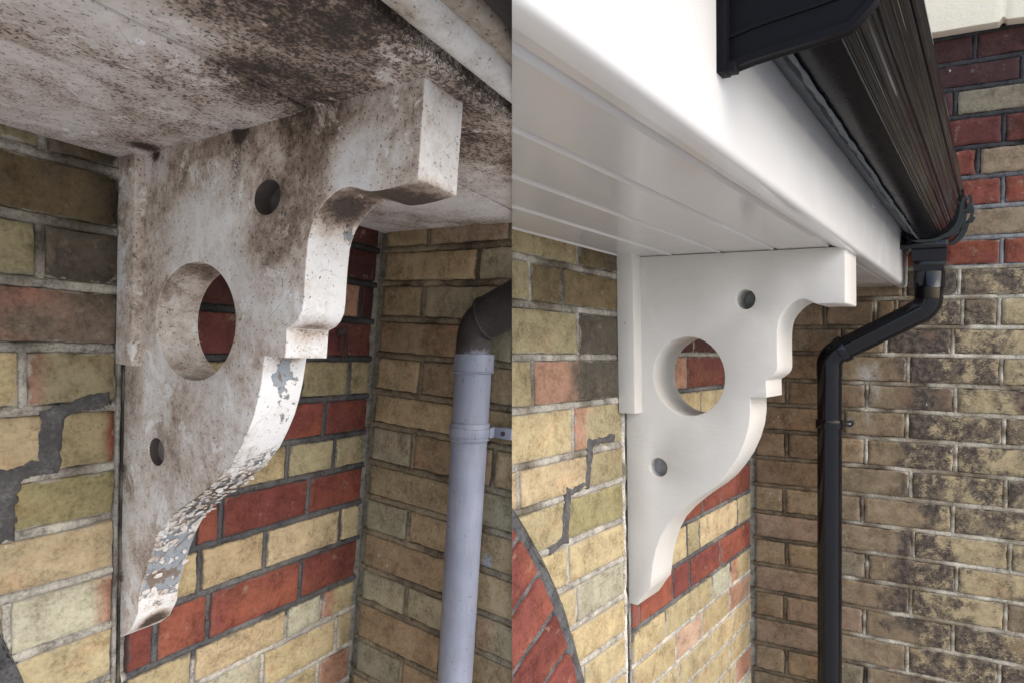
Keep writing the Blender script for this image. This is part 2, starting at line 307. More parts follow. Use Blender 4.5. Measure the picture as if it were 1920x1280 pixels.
def mat_brick():
    n = N('weathered_brick'); col = n.attr('Col', 'Color'); soot = n.attr('soot', 'Fac'); lich = n.attr('lich', 'Fac')
    big = n.noise(16, 5, .6); fine = n.noise(170, 5, .7); mid = n.noise(48, 6, .7)
    v = n.math('ADD', n.math('MULTIPLY', big, .8), n.math('ADD', n.math('MULTIPLY', mid, .8), n.math('MULTIPLY', fine, .8)))
    v = n.math('SUBTRACT', v, .2)
    shade = n.ramp(n.step(v, .58, 1.42), [(0, (.42, .38, .34)), (.38, (.86, .84, .8)), (.6, (1.05, 1.05, 1.03)), (1, (1.3, 1.28, 1.25))])
    c = n.mix(1.0, col, shade, 'MULTIPLY')
    # pale patches and pits
    c = n.mix(n.math('MULTIPLY', n.step(n.noise(30, 5, .65), .58, .72), .35), c, (.42, .36, .25))
    pits = n.step(n.noise(330, 3, .6), .66, .72)
    c = n.mix(n.math('MULTIPLY', pits, .6), c, (.05, .04, .03))
    cz = n.math('ABSOLUTE', n.math('SUBTRACT', n.noise(22, 3, .5, n.scale(n.P, (1, 1, 1.7)), dist=.8), .5))
    cm = n.math('MULTIPLY', n.math('SUBTRACT', 1.0, n.step(cz, .002, .010)), n.step(n.noise(11, 2, .5, n.scale(n.P, (1, 1, 1), (3, 1, 2))), .52, .6))
    c = n.mix(n.math('MULTIPLY', cm, .45), c, (.09, .07, .05))
    # rosy and grey blushes
    c = n.mix(n.math('MULTIPLY', n.step(n.noise(9, 3, .6, n.scale(n.P, (1, 1, 1.5), (7, 2, 1))), .56, .72), .30), c, n.mix(1.0, c, (1.25, .78, .68), 'MULTIPLY'))
    c = n.mix(n.math('MULTIPLY', n.step(n.noise(12, 4, .65, n.scale(n.P, (1, 1, 1.3), (1, 9, 4))), .54, .70), .38), c, n.mix(1.0, c, (.62, .64, .66), 'MULTIPLY'))
    # soot crust with ragged edges
    e = n.math('ADD', n.math('MULTIPLY', n.noise(15, 7, .7, dist=.5), 1.45), n.math('MULTIPLY', n.noise(100, 5, .8, n.scale(n.P, (1, 1, 2.0))), .45))
    k = n.step(n.math('ADD', e, n.math('MULTIPLY', soot, .95)), 1.20, 1.56)
    sootc = n.mix(n.step(n.noise(70, 4, .7), .4, .65), (.055, .044, .037), (.15, .115, .085))
    c = n.mix(n.math('MULTIPLY', k, n.step(soot, .03, .12)), c, sootc)
    # yellow lichen-like skin
    y = n.step(n.math('ADD', n.math('ADD', n.math('MULTIPLY', n.noise(26, 6, .7), .8), n.math('MULTIPLY', n.noise(150, 4, .8, n.scale(n.P, (1, 1, 2))), .5)), n.math('MULTIPLY', lich, .55)), .86, 1.02)
    c = n.mix(n.math('MULTIPLY', n.math('MULTIPLY', y, n.step(lich, .03, .12)), .85), c, (.47, .375, .215))
    # mortar smeared over the arrises
    ed = n.math('SUBTRACT', 1.0, n.attr('edge', 'Fac'))
    sm = n.step(n.math('ADD', n.math('MULTIPLY', ed, .42), n.math('ADD', n.math('MULTIPLY', n.noise(38, 6, .7), .75), n.math('MULTIPLY', n.noise(190, 4, .7), .22))), .80, .90)
    c = n.mix(n.math('MULTIPLY', sm, .72), c, n.mix(1.0, n.attr('Mor', 'Color'), (.82, .80, .77), 'MULTIPLY'))
    # chips and larger pits
    pt2 = n.step(n.noise(120, 4, .7, n.scale(n.P, (1, 1, 1), (4, 4, 4))), .685, .72)
    c = n.mix(n.math('MULTIPLY', pt2, .55), c, n.mix(1.0, c, (.45, .4, .36), 'MULTIPLY'))
    # limewash specks and runs
    sp = n.step(n.noise(120, 2, .5, n.scale(n.P, (1, 1, .45))), .735, .76)
    c = n.mix(n.math('MULTIPLY', sp, n.step(n.noise(9, 2, .5), .48, .6)), c, (.6, .57, .53))
    h = n.math('ADD', n.math('MULTIPLY', mid, .7), n.math('SUBTRACT', n.math('MULTIPLY', fine, .5), n.math('MULTIPLY', pits, .3)))
    h = n.math('ADD', n.math('SUBTRACT', h, n.math('MULTIPLY', pt2, .6)), n.math('MULTIPLY', n.math('ADD', k, sm), .16))
    return n.out(c, .88, n.bump(h, .75, .0022), .25)

def mat_mortar():
    n = N('lime_mortar'); col = n.attr('Col', 'Color')
    f = n.noise(230, 5, .75); g = n.noise(35, 5, .65)
    c = n.mix(1.0, col, n.ramp(n.step(n.math('ADD', f, g), .65, 1.35), [(0, (.3, .28, .26)), (.4, (.85, .84, .82)), (1, (1.35, 1.34, 1.3))]), 'MULTIPLY')
    return n.out(c, .95, n.bump(n.math('ADD', f, g), .9, .003), .15)

def mat_cement():
    n = N('dark_repair_cement'); f = n.noise(260, 5, .75); g = n.noise(40, 5, .6)
    c = n.ramp(n.math('MULTIPLY', n.math('ADD', f, g), .5), [(.3, (.05, .047, .047)), (.5, (.10, .095, .094)), (.63, (.17, .165, .16)), (.78, (.24, .24, .24))])
    return n.out(c, .95, n.bump(n.math('ADD', f, g), .9, .003), .15)

def mat_old_paint(name, dirt=0.0, peel=-.2, blobs=(), peels=(), wet=False, white=(.82, .81, .79), tint=(.58, .50, .43), streak=(1, 1, 1), grit=1.0):
    n = N(name)
    nb = n.noise(6.5, 7, .62, dist=.4); nm = n.noise(28, 8, .72); nf = n.noise(120, 6, .75)
    st = n.noise(34, 6, .7, n.scale(n.P, streak))
    D = n.math('ADD', n.math('MULTIPLY', nb, 1.65), n.math('ADD', n.math('MULTIPLY', nm, .80), n.math('ADD', n.math('MULTIPLY', nf, .75), n.math('MULTIPLY', st, .4))))
    D = n.math('ADD', D, dirt - 1.40)
    patch = n.step(n.noise(15, 9, .74, n.scale(n.P, (1, 1, 1), (5, 3, 8)), dist=.5), .575, .605)
    D = n.math('SUBTRACT', D, n.math('MULTIPLY', patch, .28))
    for c_, r_, a_, *sc in blobs:
        D = n.math('ADD', D, n.math('MULTIPLY', n.blob(c_, r_, .8, sc[0] if sc else (1, 1, 1)), a_))
    c = n.ramp(D, [(.12, white), (.34, tuple((a * .55 + b * .45) for a, b in zip(white, tint))), (.52, tint), (.70, (.335, .265, .215)), (.88, (.185, .135, .10)), (1, (.085, .062, .048))])
    # grey-blue undercoat and bare wood where the paint has come off
    pn = n.math('ADD', n.math('MULTIPLY', n.noise(19, 6, .66, dist=.9), .9), n.math('MULTIPLY', n.noise(110, 3, .6), .16))
    pe = n.math('ADD', pn, peel)
    for c_, r_, a_, *sc in peels:
        pe = n.math('ADD', pe, n.math('MULTIPLY', n.blob(c_, r_, .6, sc[0] if sc else (1, 1, 1)), a_))
    pk = n.step(pe, .60, .615); bare = n.step(pe, .70, .74)
    under = n.mix(n.noise(45, 5, .7), (.19, .215, .24), (.37, .415, .455))
    under = n.mix(bare, under, (.17, .12, .085))
    edge = n.math('MULTIPLY', n.step(pe, .585, .60), n.math('SUBTRACT', 1.0, pk))
    c = n.mix(n.math('MULTIPLY', edge, .7), c, (.09, .07, .06))
    c = n.mix(n.math('MULTIPLY', pk, .93), c, under)
    # black mould specks, denser where it is dirty
    s = n.step(n.math('ADD', n.noise(300, 3, .65), n.math('MULTIPLY', D, .11 * grit)), .655, .71)
    c = n.mix(n.math('MULTIPLY', s, .8), c, (.035, .03, .028))
    s2 = n.step(n.math('ADD', n.noise(95, 5, .85), n.math('MULTIPLY', D, .10 * grit)), .70, .735)
    c = n.mix(n.math('MULTIPLY', s2, .7), c, (.05, .04, .034))
    # hair cracks
    cr = n.voronoi(17, n.mix(.06, n.P, n.noise(20, 3, .6)), 'DISTANCE_TO_EDGE')
    ck = n.math('MULTIPLY', n.math('SUBTRACT', 1.0, n.step(cr, .001, .006)), n.step(n.noise(8, 2, .5), .56, .62))
    c = n.mix(n.math('MULTIPLY', ck, .22), c, (.10, .075, .06))
    h = n.math('ADD', n.math('MULTIPLY', nm, .5), n.math('MULTIPLY', nf, .5))
    h = n.math('SUBTRACT', h, n.math('ADD', n.math('MULTIPLY', pk, .6), n.math('MULTIPLY', ck, .2)))
    return n.out(c, .72, n.bump(h, .85, .003), .3)

def mat_gloss(name, col, rough=.22, coat=.0, dust=.12, dustc=(.4, .38, .35), bump=.05, spec=.5):
    n = N(name); a = n.noise(9, 4, .6); f = n.noise(420, 3, .6); g = n.noise(60, 5, .7)
    c = n.mix(n.math('MULTIPLY', n.step(n.math('ADD', n.math('MULTIPLY', a, .9), n.math('MULTIPLY', g, .15)), .45, .75), dust), col, dustc)
    r = n.math('ADD', rough, n.math('MULTIPLY', n.step(a, .4, .7), .06))
    return n.out(c, r, n.bump(n.math('ADD', n.math('MULTIPLY', n.noise(14, 2, .5), .8), n.math('MULTIPLY', f, .05)), bump, .004), spec, coat)

def mat_new_paint():
    n = N('new_white_gloss_paint'); g = n.noise(70, 5, .7, n.scale(n.P, (1, .35, 1))); a = n.noise(7, 4, .6)
    c = n.mix(n.step(a, .35, .7), (.605, .583, .54), (.565, .54, .495))
    c = n.mix(n.math('MULTIPLY', n.step(n.noise(260, 4, .75), .67, .71), .25), c, (.5, .46, .4))
    return n.out(c, .34, n.bump(n.math('ADD', n.math('MULTIPLY', n.noise(60, 5, .7, n.scale(n.P, (1, .3, 2.4))), .8), n.math('MULTIPLY', n.noise(16, 3, .5), 1.6)), .34, .002), .45)

def mat_grey_pipe():
    n = N('weathered_grey_plastic'); a = n.noise(9, 5, .6); f = n.noise(200, 5, .75); sp = n.noise(170, 3, .6)
    c = n.mix(n.step(a, .35, .7), (.19, .208, .262), (.245, .262, .318))
    c = n.mix(n.math('MULTIPLY', n.step(n.noise(26, 7, .78, n.scale(n.P, (1, 1, .14))), .46, .68), .6), c, (.15, .145, .165))
    c = n.mix(n.math('MULTIPLY', n.step(sp, .66, .70), .85), c, (.05, .045, .05))
    return n.out(c, .5, n.bump(f, .12, .001), .4)

def mat_dirty_pipe():
    n = N('grimy_pipe_bend'); a = n.noise(14, 6, .65); f = n.noise(150, 6, .8)
    D = n.math('ADD', n.math('MULTIPLY', a, .7), n.math('MULTIPLY', f, .35))
    D = n.math('ADD', D, n.math('MULTIPLY', n.step(n.axis(2), .23, .19), .0))
    clean = n.step(n.axis(2), .185, .215)
    c = n.ramp(n.math('ADD', D, n.math('MULTIPLY', clean, .28)), [(.3, (.014, .012, .011)), (.55, (.028, .023, .021)), (.74, (.055, .047, .044)), (.9, (.25, .25, .31))])
    return n.out(c, .75, n.bump(f, .4, .0015), .3)

def mat_felt():
    n = N('grey_roofing_felt'); a = n.noise(120, 5, .7); b = n.noise(10, 4, .6)
    c = n.mix(b, (.085, .095, .107), (.14, .152, .165)); c = n.mix(n.step(a, .55, .7), c, (.19, .2, .205))
    return n.out(c, .9, n.bump(a, .6, .002), .2)

def mat_plain(name, col, rough=.8, metallic=0.0):
    n = N(name); a = n.noise(60, 5, .7)
    c = n.mix(1.0, col, n.ramp(a, [(.3, (.6, .6, .6)), (.7, (1.2, 1.2, 1.2))]), 'MULTIPLY')
    n.b.inputs['Metallic'].default_value = metallic
    return n.out(c, rough, n.bump(a, .4, .002))

M_BRICK, M_MORTAR, M_CEMENT = mat_brick(), mat_mortar(), mat_cement()
M_PVC = mat_gloss('white_pvc', (.69, .68, .66), .2, .3, .06, (.66, .64, .61), .006)
M_SOFFIT_PVC = mat_gloss('white_pvc_soffit', (.60, .575, .54), .18, .25, .04, (.56, .53, .50), .008)
M_BLACK = mat_gloss('black_gloss_pvc', (.004, .004, .006), .07, .0, .03, (.03, .028, .026), .004, .36)
M_GUTTER = mat_gloss('black_gutter_pvc', (.007, .007, .009), .24, .0, .05, (.03, .028, .025), .004, .10)
M_CLIP = mat_gloss('black_moulded_plastic', (.007, .007, .009), .42, .0, .03, (.03, .028, .026), .004, .3)
M_RIBS = mat_gloss('black_ribbed_pvc', (.008, .008, .011), .09, .0, .03, (.03, .028, .027), .004, .30)
for m_ in (M_GUTTER, M_CLIP): m_.node_tree.nodes['Principled BSDF'].inputs['IOR'].default_value = 1.26
M_PAINT, M_FELT, M_GREY, M_GRIMY = mat_new_paint(), mat_felt(), mat_grey_pipe(), mat_dirty_pipe()
M_PLUG_DARK = mat_plain('dirty_plug', (.11, .095, .09), .85)
M_PLUG_DUST = mat_plain('dusty_plug', (.24, .21, .19), .85)
M_PLUG = mat_plain('grey_filler', (.34, .335, .33), .7)
M_IRON = mat_plain('rusted_iron', (.06, .045, .04), .8, .3)
M_STEEL = mat_plain('dull_steel', (.4, .4, .42), .4, .7)
M_TILE = mat_plain('unseen_roof_tile', (.12, .06, .045), .85)
M_CREAM = mat_old_paint('cream_fascia_paint', -.62, -.5, white=(.88, .81, .62), tint=(.62, .55, .38))
M_GROUND = mat_plain('paving', (.50, .49, .475), .9)

# ------------------------------------------------------------------ brickwork
COL = {'P': (.40, .27, .19), 'y': (.40, .325, .19), 'Y': (.32, .272, .162), 'p': (.405, .378, .278), 'c': (.42, .328, .20), 'G': (0.29, 0.25, 0.13), 'N': (0.165, 0.125, 0.068), 'n': (0.13, 0.1, 0.055), 't': (.27, .20, .125), 'T': (.215, .15, .095), 'g': (0.235, 0.2, 0.14), 'v': (.245, .185, .12), 'x': (0.275, 0.195, 0.135), 'd': (0.085, 0.073, 0.055), 'm': (0.22, 0.165, 0.125), 'r': (0.225, 0.05, 0.034), 'R': (0.075, 0.021, 0.018), 'q': (0.15, 0.036, 0.027), 'o': (0.33, 0.185, 0.125), 'S': (0.068, 0.032, 0.030), 'u': (0.13, 0.1, 0.068), 'w': (.22, .145, .10), 'k': (0.11, 0.075, 0.058), 'K': (.26, .20, .125), 'l': (.35, .28, .17)}  # S: top rows, shade of board and gutter painted in, plus soot
SOOT = {'S': .15, 'u': .38, 'd': .30, 'w': .26, 'k': .42, 'K': .30, 'l': .16, 'v': .12, 'n': .34, 'N': .2, 'm': .26, 'g': .05, 'T': .05, 'r': .06, 'q': .2}  # for S this deepens the painted shade as well as the soot
LICH = {'K': .42, 'l': .48, 'k': .2, 'v': .2, 'w': .16}

def nz3(x, y, z): return noise.noise(Vector((x, y, z)))

def soot_field(x, t):
    if t < -.05: return 0
    a = min(1, max(0, (x - .30) * 8)); b = math.exp(-((x - .47) / .10) ** 2) * .28
    return a * (.22 + b + .62 * nz3(x * 6, t * 8, 31) + .25 * nz3(x * 19, t * 22, 3)) if a > 0 else 0
def runs(x, t, c): return run_colours(x, t, c)
def brick_grid(bm, lays, emit, x0, x1, t0, t1, code, flip, step, seed, shape=None, tone=1.0, stain=None, mcol=None):
    """one brick face: rounded, slightly uneven, with its own colour; emit(x, depth, t) -> local point"""
    P, Cl, So, Li, Mo, Ed = lays
    if '>' in code: ca, rest = code.split('>'); cb, fr_ = rest[0], float(rest[1:])
    else: ca = cb = code; fr_ = 1.0
    nx = max(3, round((x1 - x0) / step)); ny = max(3, round((t1 - t0) / step))
    def cuts(a, b, n_): 
        e = .0028; return [a, a + e * .35, a + e] + [a + e + (b - a - 2 * e) * i / n_ for i in range(1, n_)] + [b - e, b - e * .35, b]
    xs, ts = cuts(x0, x1, nx), cuts(t0, t1, ny); grid = []
    tilt = (random.uniform(-.0012, .0012), random.uniform(-.0008, .0008), random.uniform(-.0007, .0009))
    redv = random.uniform(-.45, .35); tn = tone * random.uniform(.87, 1.12); hue = random.uniform(-.03, .03)
    for i, x in enumerate(xs):
        colm = []
        ex = min(i, len(xs) - 1 - i)
        for j, t in enumerate(ts):
            ey = min(j, len(ts) - 1 - j); e = min(ex, ey)
            dep = {0: -.0115, 1: -.0018}.get(e, 0.0)
            fx, ft = (x - x0) / (x1 - x0) - .5, (t - t0) / (t1 - t0) - .5
            jit = 1.9 if stain is runs else 1.15
            jx = .0016 * nz3(t * 45 + seed, seed * 1.3, 0) + .0011 * nz3(t * 160, seed * 2.1, 3); jt = .0014 * nz3(x * 40 + seed, 0, seed * 1.7) + .0010 * nz3(x * 150, 5, seed)
            if ex > 2: jx = 0
            if ey > 2: jt = 0
            chip = max(0, nz3(x * 28, t * 28, seed * .77) - .38) * .010 * (1 if e < 4 else .3)
            d = dep + (tilt[0] * fx * 2 + tilt[1] * ft * 2 + tilt[2] if e else 0) + (.0007 * nz3(x * 55, t * 55, seed) - chip if e else 0)
            px, pt = x + jx * jit, t + jt * jit
            if shape: px, pt = shape(px, pt)
            lp = Vector(emit(px, d, pt)); v = bm.verts.new(lp); v[P] = lp
            f = (x1 - x) / (x1 - x0) if flip else (x - x0) / (x1 - x0)
            f += .09 * nz3(x * 35, t * 35, seed) + .05 * nz3(x * 90, t * 90, seed)
            k = min(1, max(0, (f - fr_) / .17 + .5)) if ca != cb else 0
            a, b = COL[ca], COL[cb]
            q = 1 + .12 * nz3(x * 18, t * 30, seed + 9)
            c = [(a[n_] * (1 - k) + b[n_] * k) * tn * q for n_ in range(3)]
            if ca in 'rqR' and cb in 'rqR':      # kiln marks and weathering differ from red brick to red brick
                w_ = .5 + .9 * nz3(x * 13 + seed, t * 25, seed) + redv; w_ = max(0, min(1, w_))
                c = [c[0] * (.72 + .34 * w_), c[1] * (.95 + .55 * w_), c[2] * (1.15 + .2 * w_)]
            c = [v_ * .93 for v_ in c]
            c[0] *= 1 + hue; c[2] *= 1 - hue
            if ca == 'm':     # pink heart, smoky end
                w_ = max(0, min(.75, .5 + 1.4 * nz3(x * 10, t * 22, 4))) * max(0, 1 - abs(f - .45) * 3.2)
                c = [c[0] * (1 - w_) + .40 * w_, c[1] * (1 - w_) + .17 * w_, c[2] * (1 - w_) + .13 * w_]
            if stain: c = stain(px, pt, c)
            v[Cl] = (c[0], c[1], c[2], 1)
            v[So] = SOOT.get(ca, 0) * (1 - k) + SOOT.get(cb, 0) * k + (soot_field(px, pt) if stain is runs else 0)
            v[Li] = LICH.get(ca, 0) * (1 - k) + LICH.get(cb, 0) * k
            if mcol: v[Mo] = tuple(mcol(px, pt, 0)) + (1,)
            v[Ed] = min(1, min(px - x0, x1 - px, pt - t0, t1 - pt) / .011) if mcol else 1
            colm.append(v)
        grid.append(colm)
    for i in range(len(xs) - 1):
        for j in range(len(ts) - 1):
            f = bm.faces.new((grid[i][j], grid[i + 1][j], grid[i + 1][j + 1], grid[i][j + 1])); f.material_index = 0

def mortar_strip(bm, lays, emit, a, b, horiz, half, colf, step, seed, shape=None, proud=-.0035):
    """pointing between bricks: a convex, slightly ragged strip that leaves a fine crevice along each brick"""
    P, Cl, So, Li, Mo, Ed = lays
    (ax, at), (bx, bt) = a, b
    L_ = math.hypot(bx - ax, bt - at)
    if L_ < .004: return
    n_ = max(2, round(L_ / step)); rows_ = []
    miss_k = 1
    for i in range(n_ + 1):
        f = i / n_; x, t = ax + (bx - ax) * f, at + (bt - at) * f; r = []
        w = half * (1 + .16 * nz3(x * 50, t * 50, seed) + .10 * nz3(x * 190, t * 190, seed))
        hh = .0016 * nz3(x * 26, t * 26, seed + 3) + .0011 * nz3(x * 120, t * 120, seed)
        miss = max(0, nz3(x * 15, t * 15, seed + 7) - .32) * .02
        for k, (o_, d) in enumerate(((-1, -.0118), (-.93, proud - .0022), (-.55, proud), (.1, proud + .0008), (.6, proud + .0003), (.94, proud - .0018), (1, -.0118))):
            px, pt = (x, t + o_ * w) if horiz else (x + o_ * w, t)
            if shape: px, pt = shape(px, pt)
            d2 = d + (hh - miss if k not in (0, 6) else 0)
            lp = Vector(emit(px, max(d2, -.0118), pt)); v = bm.verts.new(lp); v[P] = lp
            v[Cl] = tuple(colf(px, pt, hh / .0022)) + (1,)
            r.append(v)
        rows_.append(r)
    for p, q in zip(rows_, rows_[1:]):
        for k in range(6): bm.faces.new((p[k], p[k + 1], q[k + 1], q[k])).material_index = 1

def build_wall(name, fr, emit, blocks, mortar_col, back, parent, step=.0085, shape=None, tonef=None, clip=True, skip=None, mwid=.0006, mproud=-.0016, extra=()):
    """blocks: list of (rows, x_lo, x_hi) - the courses of one panel of wall"""
    bm = bmesh.new()
    lays = (bm.verts.layers.float_vector.new('P'), bm.verts.layers.float_color.new('Col'), bm.verts.layers.float.new('soot'), bm.verts.layers.float.new('lich'), bm.verts.layers.float_color.new('Mor'), bm.verts.layers.float.new('edge'))
    for rows_, xlo, xhi, fillc in blocks:
        seed = 0
        nrow = list(rows_)
        last = nrow[-1][1] - nrow[-1][0] + .011; t = nrow[-1][1] + .011
        while t < 2.0: nrow.append([t, t + last - .011, None]); t += last
        prev = None
        for ri, (t0, t1, items) in enumerate(nrow):
            far = t0 > 1.25
            st = step if not far else .03
            its = []
            if items is None:
                x = xlo - random.uniform(.0, .11); k_ = random.random() < .5
                while x < xhi:
                    l = .205 if k_ else .098; k_ = not k_ if random.random() < .8 else k_
                    if x + l > xlo + .01: its.append([max(x, xlo), min(x + l, xhi), random.choice(fillc), 0])
                    x += l + .011
            else:
                for it in items:
                    if it[1] > xlo + .01 and it[0] < xhi - .01: its.append([max(it[0], xlo), min(it[1], xhi)] + it[2:])
                hi = max(i_[1] for i_ in its)
                if hi + .03 < xhi:
                    x = hi + .011
                    while x < xhi:
                        l = random.choice((.205, .098)); its.append([x, min(x + l, xhi), random.choice(fillc), 0]); x += l + .011
            fin = []
            for x0, x1, c_, fl in its:
                while x1 - x0 > .29 and '>' not in c_:
                    fin.append([x0, x0 + .205, c_, fl]); x0 += .216
                if x1 - x0 > .008: fin.append([x0, x1, c_, fl])
            fin.sort(key=lambda i_: i_[0])
            for x0, x1, c_, fl in fin:
                seed += 1
                if skip and skip(x0, x1, t0, t1): continue
                s_ = st if x0 < 1.0 or name.startswith('R') else .03
                brick_grid(bm, lays, emit, x0, x1, t0, t1, c_, fl, s_, seed * 3.7 + xlo * 9 + len(blocks), shape, 1, tonef, mortar_col)
            for a_, b_ in zip(fin, fin[1:]):
                xm = (a_[1] + b_[0]) / 2; hw = (b_[0] - a_[1]) / 2 + mwid
                if skip and skip(xm, xm, t0, t1): continue
                if .002 < hw < .02: mortar_strip(bm, lays, emit, (xm, t0 - .001), (xm, t1 + .001), False, hw, mortar_col, st, seed + 41, shape, mproud - .0004)
            if prev is not None:
                tm = (prev + t0) / 2; hw = (t0 - prev) / 2 + mwid
                mortar_strip(bm, lays, emit, (xlo, tm), (xhi, tm), True, hw, mortar_col, st, seed + 17, shape, mproud)
            prev = t1
    for x_, ta, tb, hw, colr in extra:
        mortar_strip(bm, lays, emit, (x_, ta), (x_, tb), False, hw, lambda x, t, h, c_=colr: lerp(c_, (.2, .18, .15), .2 + h + 1.1 * nz3(x * 30, t * 22, 1)), step * .7, 3, None, .0004)
    # body of the wall behind the faces
    for (x0, x1, t0, t1) in back:
        q = [Vector(emit(x, d, t)) for d in (-.0116, -.105) for (x, t) in ((x0, t0), (x1, t0), (x1, t1), (x0, t1))]
        vs_ = [bm.verts.new(v) for v in q]
        for v in vs_: v[lays[0]] = v.co.copy(); v[lays[1]] = tuple(c * .8 for c in mortar_col(.5, .5, 0)) + (1,)
        for f in ((0,1,2,3),(7,6,5,4),(0,4,5,1),(1,5,6,2),(2,6,7,3),(3,7,4,0)): bm.faces.new([vs_[i] for i in f]).material_index = 1
    # local -> world without recomputing P
    for v in bm.verts: v.co = fr.p(*v.co)
    if clip: clip_party(bm, fr)
    bmesh.ops.recalc_face_normals(bm, faces=bm.faces)
    ctr = CAM
    for f in bm.faces: f.smooth = True
    for f in bm.faces:
        if len(f.verts) == 4 and f.normal.dot(CAM - f.calc_center_median()) < 0 and f.calc_area() < .01: f.normal_flip()
    me = bpy.data.meshes.new('brickwork'); bm.to_mesh(me); bm.free(); me.set_sharp_from_angle(angle=math.radians(62))
    return link('brickwork', me, [M_BRICK, M_MORTAR], parent)

def lerp(a, b, f): f = max(0, min(1, f)); return [x + (y - x) * f for x, y in zip(a, b)]
emA = lambda x, d, t: (x, d, t)        # main wall: runs along s, faces u
emB = lambda x, d, t: (d, x, t)        # return wall: runs along u, faces s

CR, GR, DK, TN, WH = (.50, .47, .41), (.33, .315, .285), (.085, .084, .088), (.18, .14, .095), (.58, .535, .44)
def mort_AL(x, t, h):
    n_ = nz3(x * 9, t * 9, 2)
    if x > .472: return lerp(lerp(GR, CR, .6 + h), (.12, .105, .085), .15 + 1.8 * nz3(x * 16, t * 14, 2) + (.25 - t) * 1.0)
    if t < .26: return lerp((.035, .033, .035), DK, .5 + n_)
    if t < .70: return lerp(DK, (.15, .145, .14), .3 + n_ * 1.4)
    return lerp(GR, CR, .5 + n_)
def mort_AR(x, t, h):
    n_ = nz3(x * 9, t * 9, 2)
    if x > .81: return lerp(lerp(GR, CR, .4 + h), (.16, .14, .11), .1 + 1.5 * nz3(x * 16, t * 14, 2) + (.4 - t) * 1.0)
    if t < .25: return lerp((.3, .28, .24), DK, .2 + n_)
    if t < .83: return lerp(DK, (.19, .18, .17), .35 + n_ * 1.5)
    return lerp(GR, CR, .6 + n_)
def mort_BL(x, t, h):
    n_ = nz3(x * 11, t * 11, 6)
    c = lerp((.27, .22, .15), (.11, .09, .065), .25 + n_ * 1.2)
    return lerp(c, (.36, .33, .25), (x - .30) * 9 + n_ - .1)
def darken_AL(x, t, c):  # bricks get darker towards the bracket and the soffit
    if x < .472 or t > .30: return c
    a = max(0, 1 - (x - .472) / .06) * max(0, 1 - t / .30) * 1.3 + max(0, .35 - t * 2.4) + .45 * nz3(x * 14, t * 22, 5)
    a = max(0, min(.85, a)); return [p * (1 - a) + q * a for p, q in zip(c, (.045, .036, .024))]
def blue_spot(x, t, c):
    a = max(0, 1 - math.hypot((x - .318) / .009, (t - .568) / .022)) * 2
    a = min(.85, a); return [p * (1.30, 1.34, 1.30)[i_] * (1 - a) + q * a for i_, (p, q) in enumerate(zip(c, (.36, .43, .52)))]
def mort_BR(x, t, h):
    n_ = nz3(x * 11, t * 11, 6)
    c = lerp(TN, (.10, .08, .06), .3 + n_)
    w_ = (x - .27) * 7 + nz3(x * 18, t * 30, 6) * 1.6
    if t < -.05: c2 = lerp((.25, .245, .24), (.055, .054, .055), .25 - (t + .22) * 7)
    else: c2 = lerp(WH, (.22, .18, .125), .25 + 1.3 * nz3(x * 13, t * 40, 11) + soot_field(x, t) * .7)
    return lerp(c, c2, w_)

# main wall, left house
AC_L, AR_L = (1.552, .905), 1.002      # brick arch over the opening: centre and outer radius
AC_R, AR_R = (2.003, 1.131), 1.051
def arch_shape(ac, ar):
    def sh(x, t):
        d = math.hypot(x - ac[0], t - ac[1])
        if d < ar and d > 1e-6:
            k = ar / d; return ac[0] + (x - ac[0]) * k, ac[1] + (t - ac[1]) * k
        return x, t
    return sh
def arch_skip(ac, ar):
    return lambda x0, x1, t0, t1: all(math.hypot(x - ac[0], t - ac[1]) < ar for x in (x0, x1) for t in (t0, t1))

def build_arch(fr, ac, ar, L_, n_, a0, step_a, parent, names_col):
    bm = bmesh.new()
    lays = (bm.verts.layers.float_vector.new('P'), bm.verts.layers.float_color.new('Col'), bm.verts.layers.float.new('soot'), bm.verts.layers.float.new('lich'), bm.verts.layers.float_color.new('Mor'), bm.verts.layers.float.new('edge'))
    g = .0075 / ar
    for ring in range(2):
        r1 = ar - .019 - ring * (L_ + .012); r0 = r1 - L_
        for k in range(n_):
            A0 = a0 + step_a * k + ring * step_a * .5; A1 = A0 + step_a
            def em(x, d, t, r1=r1): return (ac[0] - x * math.cos(t / ar), d + .0008, ac[1] - x * math.sin(t / ar))
            brick_grid(bm, lays, em, r0, r1, (A0 + g) * ar, (A1 - g) * ar, random.choice('rrrq' if k % 3 else 'rr'), 0, .01, k * 5.1 + ring * 77)
            mortar_strip(bm, lays, em, (r0 - .006, A0 * ar), (r1 + .003, A0 * ar), True, .0058, lambda x, t, h: lerp(DK, (.2, .2, .2), .3 + h), .009, k + 5)
        def em2(x, d, t): return (ac[0] - x * math.cos(t / ar), d, ac[1] - x * math.sin(t / ar))
        mortar_strip(bm, lays, em2, (r1 + .008, a0 * ar), (r1 + .008, (a0 + step_a * n_) * ar), False, .0150, lambda x, t, h: lerp(DK, (.12, .12, .125), .5 + h + nz3(x * 20, t * 20, 3)), .006, 3, None, -.001)
    for v in bm.verts: v.co = fr.p(*v.co)
    clip_party(bm, fr, False)
    for f in bm.faces:
        f.smooth = True
        if f.normal.dot(CAM - f.calc_center_median()) < 0: f.normal_flip()
    me = bpy.data.meshes.new('brick_arch'); bm.to_mesh(me); bm.free(); me.set_sharp_from_angle(angle=math.radians(62))
    return link('brick_arch', me, [M_BRICK, M_MORTAR], parent)

